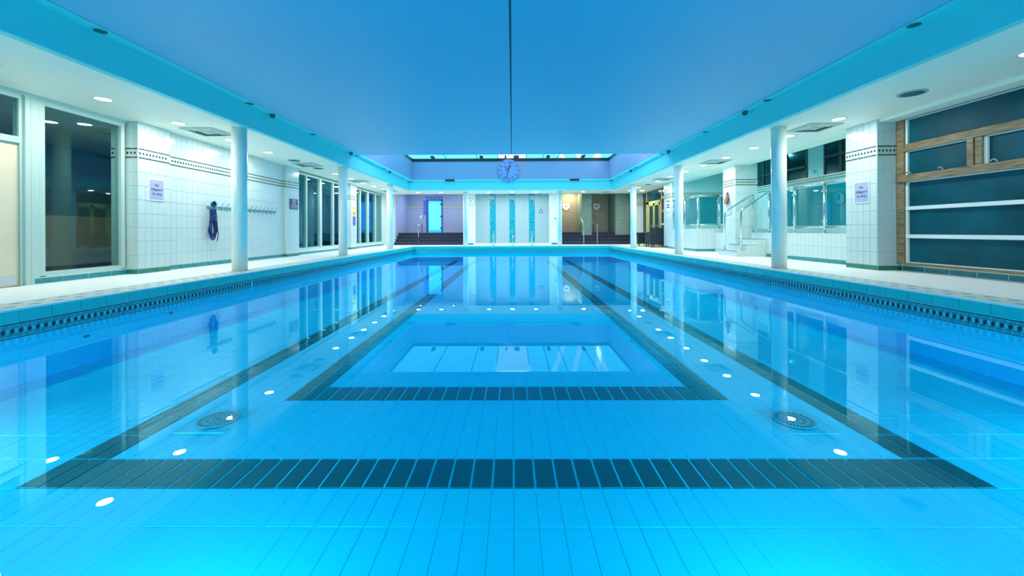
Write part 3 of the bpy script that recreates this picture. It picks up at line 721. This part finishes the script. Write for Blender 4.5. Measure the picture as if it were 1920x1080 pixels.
for ya, yb, za, zb in ((y0, y1-.14, 2.345, 2.745), (5.74, y1-.14, 1.835, 2.215), (y0, 5.54, 1.835, 2.215), (y0, y1-.14, 1.317, 1.715), (y0, y1-.14, .86, 1.26), (y0, y1-.14, .405, .80)):
    wbar('pane', ya, yb, za, zb, M['obscure'], .012, .03, 0)
for i, y in enumerate((6.50, 6.02, 5.35)):
    h = empty('window_handle'); h.location = (wx-.078, y, 1.845)
    h.parent = w4
    tube('lever', [(0, 0, -.005), (-.02, .0, .015), (-.035, .02, .03), (-.02, .05, .03), (-.012, .07, .012)], .009, M['steel'], h, rad=.012, seg=8)
wr = tag(empty('wall_right'), 'low white wall with aqua skirting tiles under the big right window', 'wall', kind='structure')
box('wall_body', (6.56, 6.8), (-4, 6.8), (DZ-.05, .362), M['wframe'], wr)
tile_rect(wr, (6.56, 6.78, DZ+.006), (0, -1, 0), (-1, 0, 0), 3.6, [(0, .083)], .36, M['skirt'], 'skirting_tile', True, gap=.012, th=.006)
boxes('wall_upper', [(6.64, 6.8, 2.9, 6.8, .36, 3.3), (6.56, 6.8, -4, 3.2, .36, SZ+.1)], M['tile'], wr)
# platform with low tiled wall, steps
PT = .865
pf = tag(empty('raised_platform'), 'raised platform behind the low white tiled wall on the right', 'platform', kind='structure')
boxes('platform_slab', [(6.57, 8.3, 7.43, 15.28, DZ-.05, PT-.02)], M['grout'], pf); boxes('platform_top', [(6.565, 8.3, 7.43, 15.28, PT-.02, PT)], M['tile'], pf)
tile_rect(pf, (6.57, 10.4, DZ), (0, -1, 0), (-1, 0, 0), 2.97, [(0, .08)], .345, M['skirt'], 'skirting_tile', True, gap=.008, th=.012)
tile_rect(pf, (6.57, 10.4, DZ), (0, -1, 0), (-1, 0, 0), 2.97, [(.08, .34), (.34, .595)], .1245, M['tile'], 'wall_tile', True)
tile_rect(pf, (6.57, 13.05, DZ), (0, -1, 0), (-1, 0, 0), 1.2, [(.08, .34), (.34, .595)], .1245, M['tile'], 'far_wall_tile', False)
st = tag(empty('tiled_steps', (5.80, 10.4, DZ)), 'white tiled steps with dark nosings rising to the right platform', 'steps')
for k in range(3):
    x0 = k*.256; z0 = 0 if k == 0 else k*.153
    s_ = boxes('step', [(x0, .40, 0, .93, 0, .153), (.40, .78, 0, .79, 0, .153)] if k == 0 else [(x0, .78, 0, .79, z0, (k+1)*.153)], M['tile'], st)
    box('nosing', (x0-.006, x0+.03), (-.004, .93 if k < 1 else .80), ((k+1)*.153-.010, (k+1)*.153+.003), M['skirt'], st)
    if k: box('nosing', (x0-.006, x0+.262), (-.006, .0), ((k+1)*.153-.008, (k+1)*.153+.003), M['skirt'], st)
tile_rect(st, (0, -.001, 0), (1, 0, 0), (0, -1, 0), .77, [(.0, .153)], .125, M['tile'], 'riser_tile', True, th=.004)
tile_rect(st, (.256, -.001, .153), (1, 0, 0), (0, -1, 0), .514, [(.0, .153)], .125, M['tile'], 'riser_tile', True, th=.004)
tile_rect(st, (.512, -.001, .306), (1, 0, 0), (0, -1, 0), .258, [(.0, .153)], .125, M['tile'], 'riser_tile', True, th=.004)
def stair_rail(name, pts, r, label, group):
    e = tag(empty(name, pts[0]), label, 'handrail', group); q = [Vector(p)-Vector(pts[0]) for p in pts]
    tube('rail_tube', q, r, M['steel'], e, rad=.09, seg=14)
    for p in (q[0], q[-1]): cyl('base_flange', p, p+Vector((0, 0, .012)), r*2.2, M['steel'], e, 20)
    return e
stair_rail('handrail', [(5.87, 11.10, .403), (5.87, 11.10, 1.45), (6.65, 11.10, 1.94), (6.65, 11.10, PT)], .021, 'steel handrail on the far side of the right tiled steps', 'handrails of the tiled steps')
stair_rail('handrail', [(5.985, 10.52, .403), (5.985, 10.52, 1.46), (6.72, 10.52, 1.95), (6.72, 10.52, PT)], .021, 'steel handrail on the near side of the right tiled steps', 'handrails of the tiled steps')
# spa block
sb = tag(empty('spa_surround'), 'raised white tiled block under the far glass balustrade on the right', 'tiled block', kind='structure')
boxes('block', [(5.95, 8.3, 13.06, 15.28, DZ-.05, .99)], M['grout'], sb)
tile_rect(sb, (5.95, 15.28, DZ), (0, -1, 0), (-1, 0, 0), 2.22, [(.08, .31), (.31, .54), (.54, .74)], .1245, M['tile'], 'wall_tile', False)
tile_rect(sb, (5.95, 13.06, DZ), (1, 0, 0), (0, -1, 0), 1.2, [(.08, .31), (.31, .54), (.54, .74)], .1245, M['tile'], 'wall_tile', False)
tile_rect(sb, (5.95, 15.28, DZ), (0, -1, 0), (-1, 0, 0), 2.22, [(0, .08)], .345, M['skirt'], 'skirting_tile', False, th=.012)
tile_rect(sb, (5.95, 13.06, DZ), (1, 0, 0), (0, -1, 0), 1.2, [(0, .08)], .345, M['skirt'], 'skirting_tile', False, th=.012)
# glass balustrades
def balustrade(pts, z0, z1, label, zl=None):
    e = tag(empty('glass_balustrade', (pts[0][0], pts[0][1], z0)), label, 'balustrade', 'glass balustrades on the right platform')
    o = Vector((pts[0][0], pts[0][1], z0)); P_ = [Vector((x, y, z0))-o for x, y in pts]; H = z1-z0; zl = .13
    for p in P_:
        cyl('post', p, p+Vector((0, 0, H)), .021, M['steel'], e, 16); cyl('base_flange', p, p+Vector((0, 0, .012)), .045, M['steel'], e, 16)
    for a, b in zip(P_, P_[1:]):
        d = (b-a).normalized(); n = Vector((-d.y, d.x, 0))
        cyl('top_rail', a+Vector((0, 0, H)), b+Vector((0, 0, H)), .024, M['steel'], e, 14)
        cyl('lower_rail', a+Vector((0, 0, zl)), b+Vector((0, 0, zl)), .015, M['steel'], e, 10)
        bm = bmesh.new(); p0, p1 = a+d*.055, b-d*.055
        for s in (-.005, .005):
            for q, z in ((p0, zl+.03), (p1, zl+.03), (p1, H-.05), (p0, H-.05)): bm.verts.new(q+n*s+Vector((0, 0, z)))
        bm.verts.ensure_lookup_table(); v = bm.verts
        for f in ((0,1,2,3),(7,6,5,4),(0,4,5,1),(1,5,6,2),(2,6,7,3),(3,7,4,0)): bm.faces.new([v[i] for i in f])
        finish('glass_panel', bm, M['aqua'], e)
        for q, s in ((a, 1), (b, -1)):
            for z in (H-.17, zl+.13): cyl('clamp', q+d*s*.02+Vector((0, 0, z)), q+d*s*.085+Vector((0, 0, z)), .018, M['steel'], e, 12)
    return e
balustrade([(6.65, 10.42), (6.65, 9.48), (6.65, 8.57), (6.65, 7.62)], PT, 1.94, 'glass balustrade with steel posts between the steps and the right pillar')
balustrade([(6.02, 15.0), (6.02, 14.0), (6.06, 13.12), (6.75, 13.12), (7.4, 13.12)], .99, 2.06, 'glass balustrade on the tiled block beyond the steps')
# room behind
rb = tag(empty('wall_spa'), 'dim tiled wall with dark windows behind the glass balustrade', 'wall', kind='structure')
box('wall_body', (8.28, 8.5), (4.5, 15.5), (DZ, 3.5), M['grout'], rb)
tile_rect(rb, (8.28, 15.28, PT), (0, -1, 0), (-1, 0, 0), 9.0, [(i*.2325-.16, (i+1)*.2325-.16) for i in range(1, 6)]+[(0, .07), (1.235, 1.325)], .1245, M['tile'], 'wall_tile', False)
wall_band(rb, (8.28, 15.28, 2.19), (0, -1, 0), (-1, 0, 0), 9.0)
box('band_extension', (8.27, 8.285), (6.2, 15.28), (2.36, 2.40), M['tile'], rb)
tile_rect(rb, (8.27, 11.25, 2.38), (0, -1, 0), (-1, 0, 0), .6, [(0, .23), (.23, .46), (.46, .69), (.69, .92)], .1245, M['tile'], 'wall_tile', False)
box('end_wall', (6.6, 8.3), (15.28, 15.4), (DZ, 3.5), M['grout'], rb)
tile_rect(rb, (6.6, 15.28, .99), (1, 0, 0), (0, -1, 0), 1.68, [(i*.24, (i+1)*.24) for i in range(5)]+[(1.37, 1.6), (1.6, 1.84), (1.84, 2.1)], .1245, M['tile'], 'wall_tile', False)
wall_band(rb, (6.6, 15.28, 2.19), (1, 0, 0), (0, -1, 0), 1.68)
boxes('near_end_wall', [(6.72, 8.3, 5.0, 5.1, DZ, 3.5)], M['tile'], rb)
box('room_ceiling', (6.62, 8.5), (5.0, 15.4), (3.42, 3.5), M['fascia'], rb)
w5 = tag(empty('window_5'), 'dark high window with brown frames above the spa wall, beyond the small sign', 'window', kind='structure')
def dark_window(e, ya, yb, bars, rails):
    box('pane', (8.262, 8.275), (ya, yb), (2.40, 3.36), M['dkglass'], e)
    boxes('frame', [(8.24, 8.29, ya, yb, 3.34, 3.42), (8.24, 8.29, ya, ya+.05, 2.4, 3.36), (8.24, 8.29, yb-.05, yb, 2.4, 3.36)], M['dwood'], e)
    for b in bars: box('mullion', (8.23, 8.28), (b-.04, b+.04), (2.41, 3.34), M['dwood'], e)
    for z in rails: box('rail', (8.225, 8.28), (ya+.05, yb-.05), (z-.03, z+.03), M['dwood'], e)
dark_window(w5, 11.25, 15.2, [12.1, 13.2, 14.2], [2.72])
w6 = tag(empty('window_6'), 'dark high window with brown frames above the spa wall, next to the right pillar', 'window', kind='structure')
dark_window(w6, 7.6, 10.65, [10.1, 9.75, 9.2, 8.6], [2.85])
notice('small_sign', '-x', (8.262, 10.97, 2.53), .19, .17, M['signw'], mat_cache('pale_aqua', (.3, .6, .7)), [('#.11', .04), ('#.13', .015), ('#.12', -.01), ('#.10', -.035)], 'small framed sign on the tiled pier between the dark high windows', size=.008)
ck = tag(empty('wall_clock', (8.27, 10.14, 1.72)), 'round pale wall clock seen through the glass balustrade', 'clock')
cyl('case', (0, 0, 0), (-.03, 0, 0), .17, M['steel'], ck, 32); cyl('face', (-.03, 0, 0), (-.034, 0, 0), .15, M['signw'], ck, 32)
boxes('hand', [(-.038, -.035, -.006, .006, -.01, .11), (-.038, -.035, -.01, .08, -.006, .006)], M['ink'], ck)
# pouch on hook on pillar 2
pc = tag(empty('wall_pouch', (6.21, 11.55, 1.98)), 'terracotta cloth pouch hanging from a black hook on the pillar by the steps', 'pouch')
bm = bmesh.new(); bmesh.ops.create_uvsphere(bm, u_segments=16, v_segments=10, radius=1)
for v in bm.verts:
    x, y, z = v.co; wd = .105*(1-.45*max(0, z)); v.co = (-.045+x*.04, y*wd+.02*(1-z), -.17+z*.13+.012*math.sin(9*y))
finish('pouch_body', bm, M['clay'], pc, True)
tube('loop', [(-.04, .05, -.06), (-.03, .02, .0), (-.03, -.03, -.01), (-.05, -.08, -.12), (-.05, -.06, -.26)], .012, M['strap'], pc, rad=.03, seg=7)
cyl('hook', (0, 0, .01), (-.05, 0, .03), .018, M['black'], pc, 12)
nt_ = notice('care_notice', '-x', (6.21, 11.53, 1.55), .26, .36, mat_cache('pale_grey_plate', (.45, .60, .66)), None, [('#.16', .08), ('#.18', .03), ('#.14', -.02)], 'pale grey plate on the pillar below the terracotta pouch', size=.012, inkm='signv')
# door wall on the far right
d2 = tag(empty('door_2'), 'yellow wooden double doors with steel push bars at the far right', 'door', kind='structure')
dx = 6.5
boxes('frame', [(dx, dx+.1, 19.12, 19.5, DZ, 2.29), (dx, dx+.1, 17.55, 17.66, DZ, 2.29), (dx, dx+.1, 17.55, 19.5, 2.19, 2.30), (dx, dx+.1, 19.42, 19.5, 2.3, 2.8)], M['ywood'], d2)
for ya, yb in ((18.40, 19.10), (17.68, 18.38)):
    boxes('door_stile', [(dx-.02, dx+.03, ya, ya+.09, DZ+.01, 2.18), (dx-.02, dx+.03, yb-.09, yb, DZ+.01, 2.18), (dx-.02, dx+.03, ya, yb, 2.08, 2.18), (dx-.02, dx+.03, ya, yb, DZ+.01, .5)], M['ywood'], d2)
    box('pane', (dx, dx+.01), (ya+.09, yb-.09), (.5, 2.08), M['dkglass'], d2)
    tube('push_bar', [(dx-.02, ya+.05, 1.15), (dx-.08, ya+.09, 1.15), (dx-.08, yb-.09, 1.15), (dx-.02, yb-.05, 1.15)], .016, M['steel'], d2, rad=.03, seg=8)
box('transom_pane', (dx+.02, dx+.03), (17.6, 19.44), (2.30, 2.8), M['dkglass'], d2)
w7 = tag(empty('window_7'), 'tall wooden framed window between the double doors and the right pillar', 'window', kind='structure')
boxes('frame', [(dx, dx+.1, 17.45, 17.55, DZ, 2.8), (dx, dx+.1, 16.1, 16.2, DZ, 2.8), (dx-.01, dx+.1, 16.1, 17.55, 2.31, 2.43), (dx-.01, dx+.1, 16.1, 17.55, 1.72, 1.83)], M['wood'], w7)
box('glazing_bar', (dx-.02, dx+.05), (16.2, 17.45), (1.18, 1.24), M['wframe'], w7)
box('pane', (dx+.02, dx+.03), (16.2, 17.45), (DZ, 2.8), M['dkglass'], w7)
box('outer_wall', (6.62, 6.8), (15.4, 20.4), (DZ, 3.2), M['dwood'], w7)
sg = notice('safety_notice', '-x', (6.074, 15.62, 1.93), .40, .5, M['signw'], None, [('#.27', .14), ('#.24', .0), ('#.28', -.09)], 'white notice with dark print on the pillar by the wooden doors', size=.045)
bt = tag(box('wall_socket', (6.055, 6.074), (15.5, 15.62), (1.46, 1.56), M['signw'], None, .004), 'small white switch plate on the pillar by the wooden doors', 'switch')
# wicker seats
def armchair(loc, rot, wd, label, back=.8):
    e = tag(empty('wicker_armchair', loc), label, 'armchair'); e.rotation_euler = (0, 0, rot); h = wd/2
    box('seat', (-h+.1, h-.1), (-.34, .30), (.14, .36), M['wicker'], e, .02)
    box('cushion', (-h+.11, h-.11), (-.33, .24), (.36, .45), mat_cache('dark_cushion', (.012, .03, .05)), e, .03)
    box('backrest', (-h, h), (.26, .38), (.12, back), M['wicker'], e, .03)
    for s in (-1, 1):
        x0, x1 = sorted((s*h, s*(h-.11))); box('armrest', (x0, x1), (-.36, .26), (.12, .60), M['wicker'], e, .02)
        for yy in (-.31, .33): cyl('leg', (s*(h-.06), yy, 0), (s*(h-.06), yy, .13), .022, M['black'], e, 10)
    return e
armchair((5.98, 16.62, DZ), PI, .78, 'dark wicker armchair with a high back, nearest the right pillar', .80)
armchair((5.80, 17.75, DZ), -PI/2, .80, 'dark low wicker armchair in front of the wooden doors', .62)
tb = tag(empty('pale_gap_shape', (5.55, 17.1, DZ)), 'made-up cream shape for the pale deck seen beneath the dark wicker seats', 'pale shape')  # made up; stands for pale deck showing through the seat gaps
bm = bmesh.new(); bmesh.ops.create_uvsphere(bm, u_segments=16, v_segments=8, radius=1)
for v in bm.verts: v.co = (v.co.x*.10, v.co.y*.08, .065+v.co.z*.065+.01*math.sin(12*v.co.x))
finish('pale_lump', bm, mat_cache('cream_gap_tone', (.85, .78, .50)), tb, True)

# ------------------------------------------------------------------ far end
wb = tag(empty('wall_back'), 'far wall of the pool hall with white showers between two stepped alcoves', 'wall', kind='structure')
BY = 20.3
# corner returns
for x0, x1 in ((-6.75, -6.0), (6.12, 6.8)):
    box('return_body', (x0, x1), (BY, BY+.3), (DZ-.05, 3.2), M['grout'], wb); tiled_face(wb, (x0, BY, DZ), (1, 0, 0), (0, -1, 0), x1-x0, False)
boxes('side_infill', [(-6.75, -6.3, 19.7, 20.35, DZ-.05, SZ+.1)], M['tile'], wb)
# shower wall
SY = 20.45
box('shower_wall', (-1.95, 1.95), (SY, SY+.2), (DZ, 3.2), mat_cache('shower_wall_tile', (.42, .55, .59)), wb)
boxes('shower_joint', [(q-.003, q+.003, SY-.003, SY+.01, .34, 2.84) for q in (-1.55, -1.2, -.78, -.5, -.2, .2, .5, .78, 1.2, 1.55)], M['tile'], wb)
box('shower_ledge', (-1.95, 1.95), (19.95, SY), (DZ-.01, .33), M['wframe'], wb)
for s in (-1, 1):
    x0, x1 = sorted((s*1.86, s*2.3)); box('shower_pier', (x0, x1), (20.15, SY+.2), (DZ, 3.2), M['column'], wb); box('pier_skirting', (x0+.005, x1-.005), (20.135, 20.15), (DZ+.01, .34), M['skirt'], wb)
    box('alcove_side', tuple(sorted((s*2.3, s*2.42))), (20.1, 23.3), (DZ, 3.2), M['column'], wb)
for i, x in enumerate((-.99, 0, 1.0)):
    e = tag(empty('shower_strip', (x, SY, 0)), 'aqua mosaic shower strip on the far wall, %s' % ('left one', 'middle one', 'right one')[i], 'shower panel', 'mosaic shower strips')
    box('strip_body', (-.15, .15), (-.012, 0), (.335, 2.84), M['copel'], e)
    bm = bmesh.new(); random.seed(i)
    for r in range(36):
        for c in range(5):
            if random.random() < .8: bm_box(bm, -.145+c*.059, -.145+c*.059+.05, -.016, -.011, .345+r*.069, .345+r*.069+.06)
    finish('mosaic_tile', bm, M['mosaic'], e)['kind'] = 'stuff'
    cyl('shower_head', (0, -.012, 2.47), (0, -.09, 2.45), .035, M['iron'], e, 16); cyl('push_button', (0, -.012, 1.40), (0, -.05, 1.40), .028, M['steel'], e, 16)
for i, x in enumerate((-.90, .02, .93)):
    e = tag(empty('grab_rail', (x, 18.72, DZ)), 'bent steel grab rail on the far pool edge, %s' % ('left one', 'middle one', 'right one')[i], 'grab rail', 'grab rails on the far pool edge')
    tube('rail_tube', [(0, 0, 0), (0, 0, .42), (0, .62, .73), (0, .72, .55), (0, .72, 0)], .022, M['steel'], e, rad=.12, seg=12)
    for yy in (0, .72): cyl('base_flange', (0, yy, 0), (0, yy, .015), .045, M['steel'], e, 16)
ck = tag(empty('wall_clock', (-2.08, 20.15, 2.42)), 'small round white clock on the pier left of the showers', 'clock')
cyl('case', (0, 0, 0), (0, -.03, 0), .20, mat_cache('grey_case', (.35, .42, .5)), ck, 32); cyl('face', (0, -.03, 0), (0, -.035, 0), .18, M['signw'], ck, 32)
boxes('hand', [(-.008, .008, -.040, -.036, -.01, .12), (-.08, .01, -.040, -.036, -.006, .006)], M['ink'], ck)
rc = tag(empty('recycle_emblem', (1.46, SY, 1.93)), 'three dark arrows in a ring on the white shower wall', 'emblem')
for k in range(3):
    a0 = PI/2+k*2*PI/3; bm = bmesh.new(); pr = None
    for i in range(8):
        t = a0-.75+i*1.2/7; wq = .018 if i < 5 else .04*(7-i)/2+.001
        cur = [bm.verts.new((math.cos(t)*(.085+s*wq), y, math.sin(t)*(.085+s*wq))) for s, y in ((-1, -.001), (1, -.001), (1, -.006), (-1, -.006))]
        if pr:
            for q in range(4): bm.faces.new((pr[q], pr[(q+1) % 4], cur[(q+1) % 4], cur[q]))
        pr = cur
    finish('arrow', bm, M['ink'], rc)
bx_ = tag(empty('shower_control', (2.16, 20.15, 1.50)), 'small white control box with a dark button on the right shower pier', 'control box')
box('casing', (-.05, .05), (-.03, 0), (-.10, .10), M['signw'], bx_, .006); box('button', (-.025, .025), (-.036, -.03), (.02, .08), M['ink'], bx_)
# stepped alcoves
def dark_steps(x0, x1, label):
    e = tag(empty('dark_steps', (0, BY, DZ)), label, 'steps', 'dark tiled steps to the alcoves')
    for k in range(4):
        box('step', (x0, x1), (k*.26, 3.0), (k*.154, (k+1)*.154), M['step'], e); box('nosing', (x0, x1), (k*.26-.012, k*.26+.012), ((k+1)*.154-.014, (k+1)*.154+.002), M['stepe'], e)
dark_steps(-6.0, -2.42, 'dark tiled steps rising to the lilac alcove at the far left')
dark_steps(2.42, 6.12, 'dark tiled steps rising to the stone alcoves at the far right')
AZ = DZ+.616
box('alcove_ceiling', (-6.8, 6.8), (20.1, 23.6), (3.1, 3.2), M['soffit'], wb)
box('alcove_back_left', (-6.1, -2.3), (23.0, 23.2), (DZ, 3.2), M['grout'], wb); box('alcove_left_side', (-6.15, -6.0), (BY+.3, 23.2), (DZ, 3.2), M['alcove'], wb)
tile_rect(wb, (-6.0, 23.0, AZ), (1, 0, 0), (0, -1, 0), 3.58, [(i*.2325, (i+1)*.2325) for i in range(6)]+[(1.565, 1.80), (1.80, 2.03), (2.03, 2.23)], .15, M['alcove'], 'alcove_tile', False)
wall_band(wb, (-6.0, 23.0, AZ+1.395), (1, 0, 0), (0, -1, 0), 3.58)
d3 = tag(empty('door_3', (-4.43, 23.0, AZ)), 'glowing blue glass door of the steam room in the far left alcove', 'door', kind='structure')
boxes('frame', [(-.50, -.40, -.05, .0, 0, 1.86), (.37, .43, -.05, 0, 0, 1.86), (-.50, .43, -.05, 0, 1.83, 1.90)], M['bluef'], d3)
box('glass_leaf', (-.39, .36), (-.045, -.03), (.01, 1.83), M['steam'], d3); box('door_handle', (-.37, -.16), (-.08, -.045), (.86, .95), M['steel'], d3, .01)
for z in (.25, .93, 1.62): box('hinge', (.30, .40), (-.07, -.045), (z-.045, z+.045), M['black'], d3)
sp = tag(empty('door_sign', (-4.5, 22.99, AZ+2.02)), 'lilac panel with blue marks above the glowing blue door', 'sign')
box('panel', (-.58, .62), (-.02, 0), (-.11, .11), mat_cache('lilac_panel', (.38, .42, .80)), sp); [box('printed_mark', (q-.045, q+.045), (-.023, -.02), (-.07, .06), M['inkb'], sp) for q in (-.42, -.28, -.14, .02, .16, .32, .46)]
bl = tag(box('blue_panel', (-5.10, -4.92), (22.97, 22.99), (AZ+1.02, AZ+1.85), M['signb']), 'narrow tall blue panel left of the glowing blue door', 'panel')
ld = bpy.data.lights.new('steam_glow', 'AREA'); ld.energy = 14; ld.color = (.25, .35, 1); ld.size = .7; ld.size_y = 1.6; ld.shape = 'RECTANGLE'
lo = bpy.data.objects.new('steam_glow', ld); C.objects.link(lo); lo.parent = d3; lo.location = (0, -.08, .95); lo.rotation_euler = (PI/2, 0, 0)
# right alcoves
box('stone_back', (2.42, 6.12), (22.5, 22.7), (DZ, 3.2), M['stone'], wb)
tile_rect(wb, (2.42, 22.5, AZ), (1, 0, 0), (0, -1, 0), 3.7, [(i*.16, (i+1)*.16) for i in range(14)], .6, M['stone'], 'stone_tile', False, gap=.006)
for xa, xb in ((3.63, 4.15), (5.38, 6.12)):
    box('stone_pier', (xa, xb), (20.95, 22.55), (DZ+.4, 3.2), M['stoneg'], wb)
    tile_rect(wb, (xa, 20.95, DZ+.462), (1, 0, 0), (0, -1, 0), xb-xa, [(i*.16, (i+1)*.16) for i in range(15)], .6, M['stoneg'], 'stone_tile', False, gap=.006)
box('stone_lintel', (2.42, 6.12), (20.9, 20.96), (2.86, 3.2), M['stoneg'], wb)
for i, x in enumerate((3.02, 4.72)):
    e = tag(empty('shield_sign', (x, 22.49, 2.27)), 'white shield-shaped sign on the stone wall of the %s right alcove' % ('left-hand', 'right-hand')[i], 'sign', 'shield signs in the stone alcoves')
    for nm, s, y0_, y1_, m in (('backing', 1.0, -.012, -.0, M['ink']), ('face', .93, -.018, -.012, M['signw'])):
        bm = bmesh.new(); o2 = [(-.19, .19), (.19, .19), (.19, -.09), (.09, -.19), (-.09, -.19), (-.19, -.09)]
        if nm == 'face': o2 = [(-.185, .185), (.185, .185), (.185, -.05), (.07, -.175), (-.07, -.175), (-.185, -.05)]
        A = [bm.verts.new((a, y0_, b)) for a, b in o2]; B = [bm.verts.new((a, y1_, b)) for a, b in o2]; bm.faces.new(A); bm.faces.new(B[::-1])
        for k in range(6): bm.faces.new((A[k], B[k], B[(k+1) % 6], A[(k+1) % 6]))
        bmesh.ops.recalc_face_normals(bm, faces=bm.faces[:]); finish(nm, bm, m, e)
    for zz, hw in ((.075, .06), (.04, .11), (.005, .09)): box('printed_line', (-hw, hw), (-.021, -.018), (zz-.011, zz+.011), M['inkb'], e)
for x, lab in ((-4.80, 'steel handrail on the dark steps at the far left'), ):
    stair_rail('handrail', [(x, BY+.14, DZ+.154), (x, BY+.14, 1.29), (x, 21.25, 1.86), (x, 21.25, AZ)], .02, lab, 'handrails on the dark steps')
for x, lab in ((3.60, 'steel handrail on the far right dark steps, left-hand one'), (4.28, 'steel handrail on the far right dark steps, right-hand one')):
    stair_rail('handrail', [(x, BY-.06, DZ), (x, BY-.06, 1.25), (x, 21.2, 1.72), (x, 21.2, AZ)], .02, lab, 'handrails on the dark steps')
downlight(3.2, 22.0, 3.1, 'warm downlight above the stone wall of the left-hand right alcove', 'alcove downlights', LD2)
for i, x in enumerate((-5.0, -3.2)):  # extra lamps out of sight, added to lift the alcove walls
    downlight(x, 21.6, 3.1, 'unseen ceiling downlight added to light the far left alcove, %s one' % ('left', 'right')[i], 'unseen downlights added in the far left alcove', LD4)
# pace clock
pk = tag(empty('pace_clock', (-.155, WY-.01, 3.64)), 'large round pace clock on the blue wall below the skylight', 'clock')
fm = mat_cache('clock_face', (.22, .36, .72))
cyl('case', (0, 0, 0), (0, -.05, 0), .50, M['well'], pk, 48); cyl('dial', (0, -.05, 0), (0, -.056, 0), .485, fm, pk, 48)
bm = bmesh.new()
for i in range(60):
    t = 2*PI*i/60; r = .455; h = .018 if i % 5 == 0 else .008; c, s = math.sin(t)*r, math.cos(t)*r; bm_box(bm, c-h, c+h, -.060, -.055, s-h, s+h)
finish('minute_marks', bm, M['ink'], pk)['kind'] = 'stuff'
for i in range(12):
    t = 2*PI*i/12; text(str(60 if i == 0 else i*5), .105, M['ink'], pk, (math.sin(t)*.36, -.058, math.cos(t)*.36), '-y', name='numeral')
text('speedo', .13, M['ink'], pk, (-.02, -.058, .17), '-y')
def hand(pts, wd, nm):
    bm = bmesh.new(); a, b = Vector(pts[0]), Vector(pts[1]); d = (b-a).normalized()*1; n = Vector((-d.z, 0, d.x))*wd
    A = [bm.verts.new(p+Vector((0, y, 0))) for y in (-.072, -.064) for p in (a-n, a+n, b+n, b-n)]
    for f in ((0,1,2,3),(7,6,5,4),(0,4,5,1),(1,5,6,2),(2,6,7,3),(3,7,4,0)): bm.faces.new([A[i] for i in f])
    finish(nm, bm, M['ink'], pk)
hand(((.11, 0, .40), (-.13, 0, -.38)), .014, 'sweep_hand'); hand(((.03, 0, .10), (-.16, 0, .02)), .014, 'minute_hand')
for x, lab in ((-2.78, 'left dark emergency light on the edge below the pace clock wall'), (2.78, 'right dark emergency light on the edge below the pace clock wall')):
    e = tag(empty('emergency_light', (x, WY-.001, CZ+.03)), lab, 'emergency light', 'emergency lights on the far bulkhead'); box('casing', (-.21, .21), (-.05, 0), (-.045, .03), M['black'], e, .006)
tag(box('ceiling_grille', (4.35, 4.7), (19.2, 19.4), (SZ-.008, SZ), M['iron']), 'small dark rectangular grille in the far soffit on the right', 'vent')
# violet wash lamps added out of sight to tint the skylight well
for i, x in enumerate((-2.6, 2.5)):
    e = tag(empty('added_well_lamp', (x, 12.2, 3.52)), 'added violet lamp hidden high on the %s side of the skylight well' % ('left', 'right')[i], 'floodlight', 'added violet lamps in the skylight well')
    d = Vector((-.9 if i == 0 else .9, 1, -.05)); e.rotation_euler = d.to_track_quat('-Z', 'Y').to_euler()
    box('housing', (-.2, .2), (-.1, .1), (0, .08), M['black'], e)
    l = bpy.data.lights.new('violet_fill', 'AREA'); l.energy = 48; l.color = (.48, .42, 1); l.shape = 'RECTANGLE'; l.size = .36; l.size_y = .16
    lo = bpy.data.objects.new('violet_light', l); C.objects.link(lo); lo.parent = e; lo.location = (0, 0, -.005)
# enclosing shell behind and beside the camera
sh = tag(empty('wall_front'), 'plain pale walls closing the hall behind the camera', 'wall', kind='structure')
boxes('shell', [(WXL, WXR, -4.2, -4, -.2, WZ+.4), (WXL-.1, WXL, -4.2, 11, -.2, WZ+.4), (WXR, WXR+.1, -4.2, 24, -.2, WZ+.4), (-6.9, WXR, 23.6, 23.7, -.2, WZ+.4), (-6.9, -6.76, 19.7, 23.7, -.2, WZ+.4), (-6.78, -6.68, 3.0, 23.6, SZ+.1, WZ+.4)], M['tile'], sh)
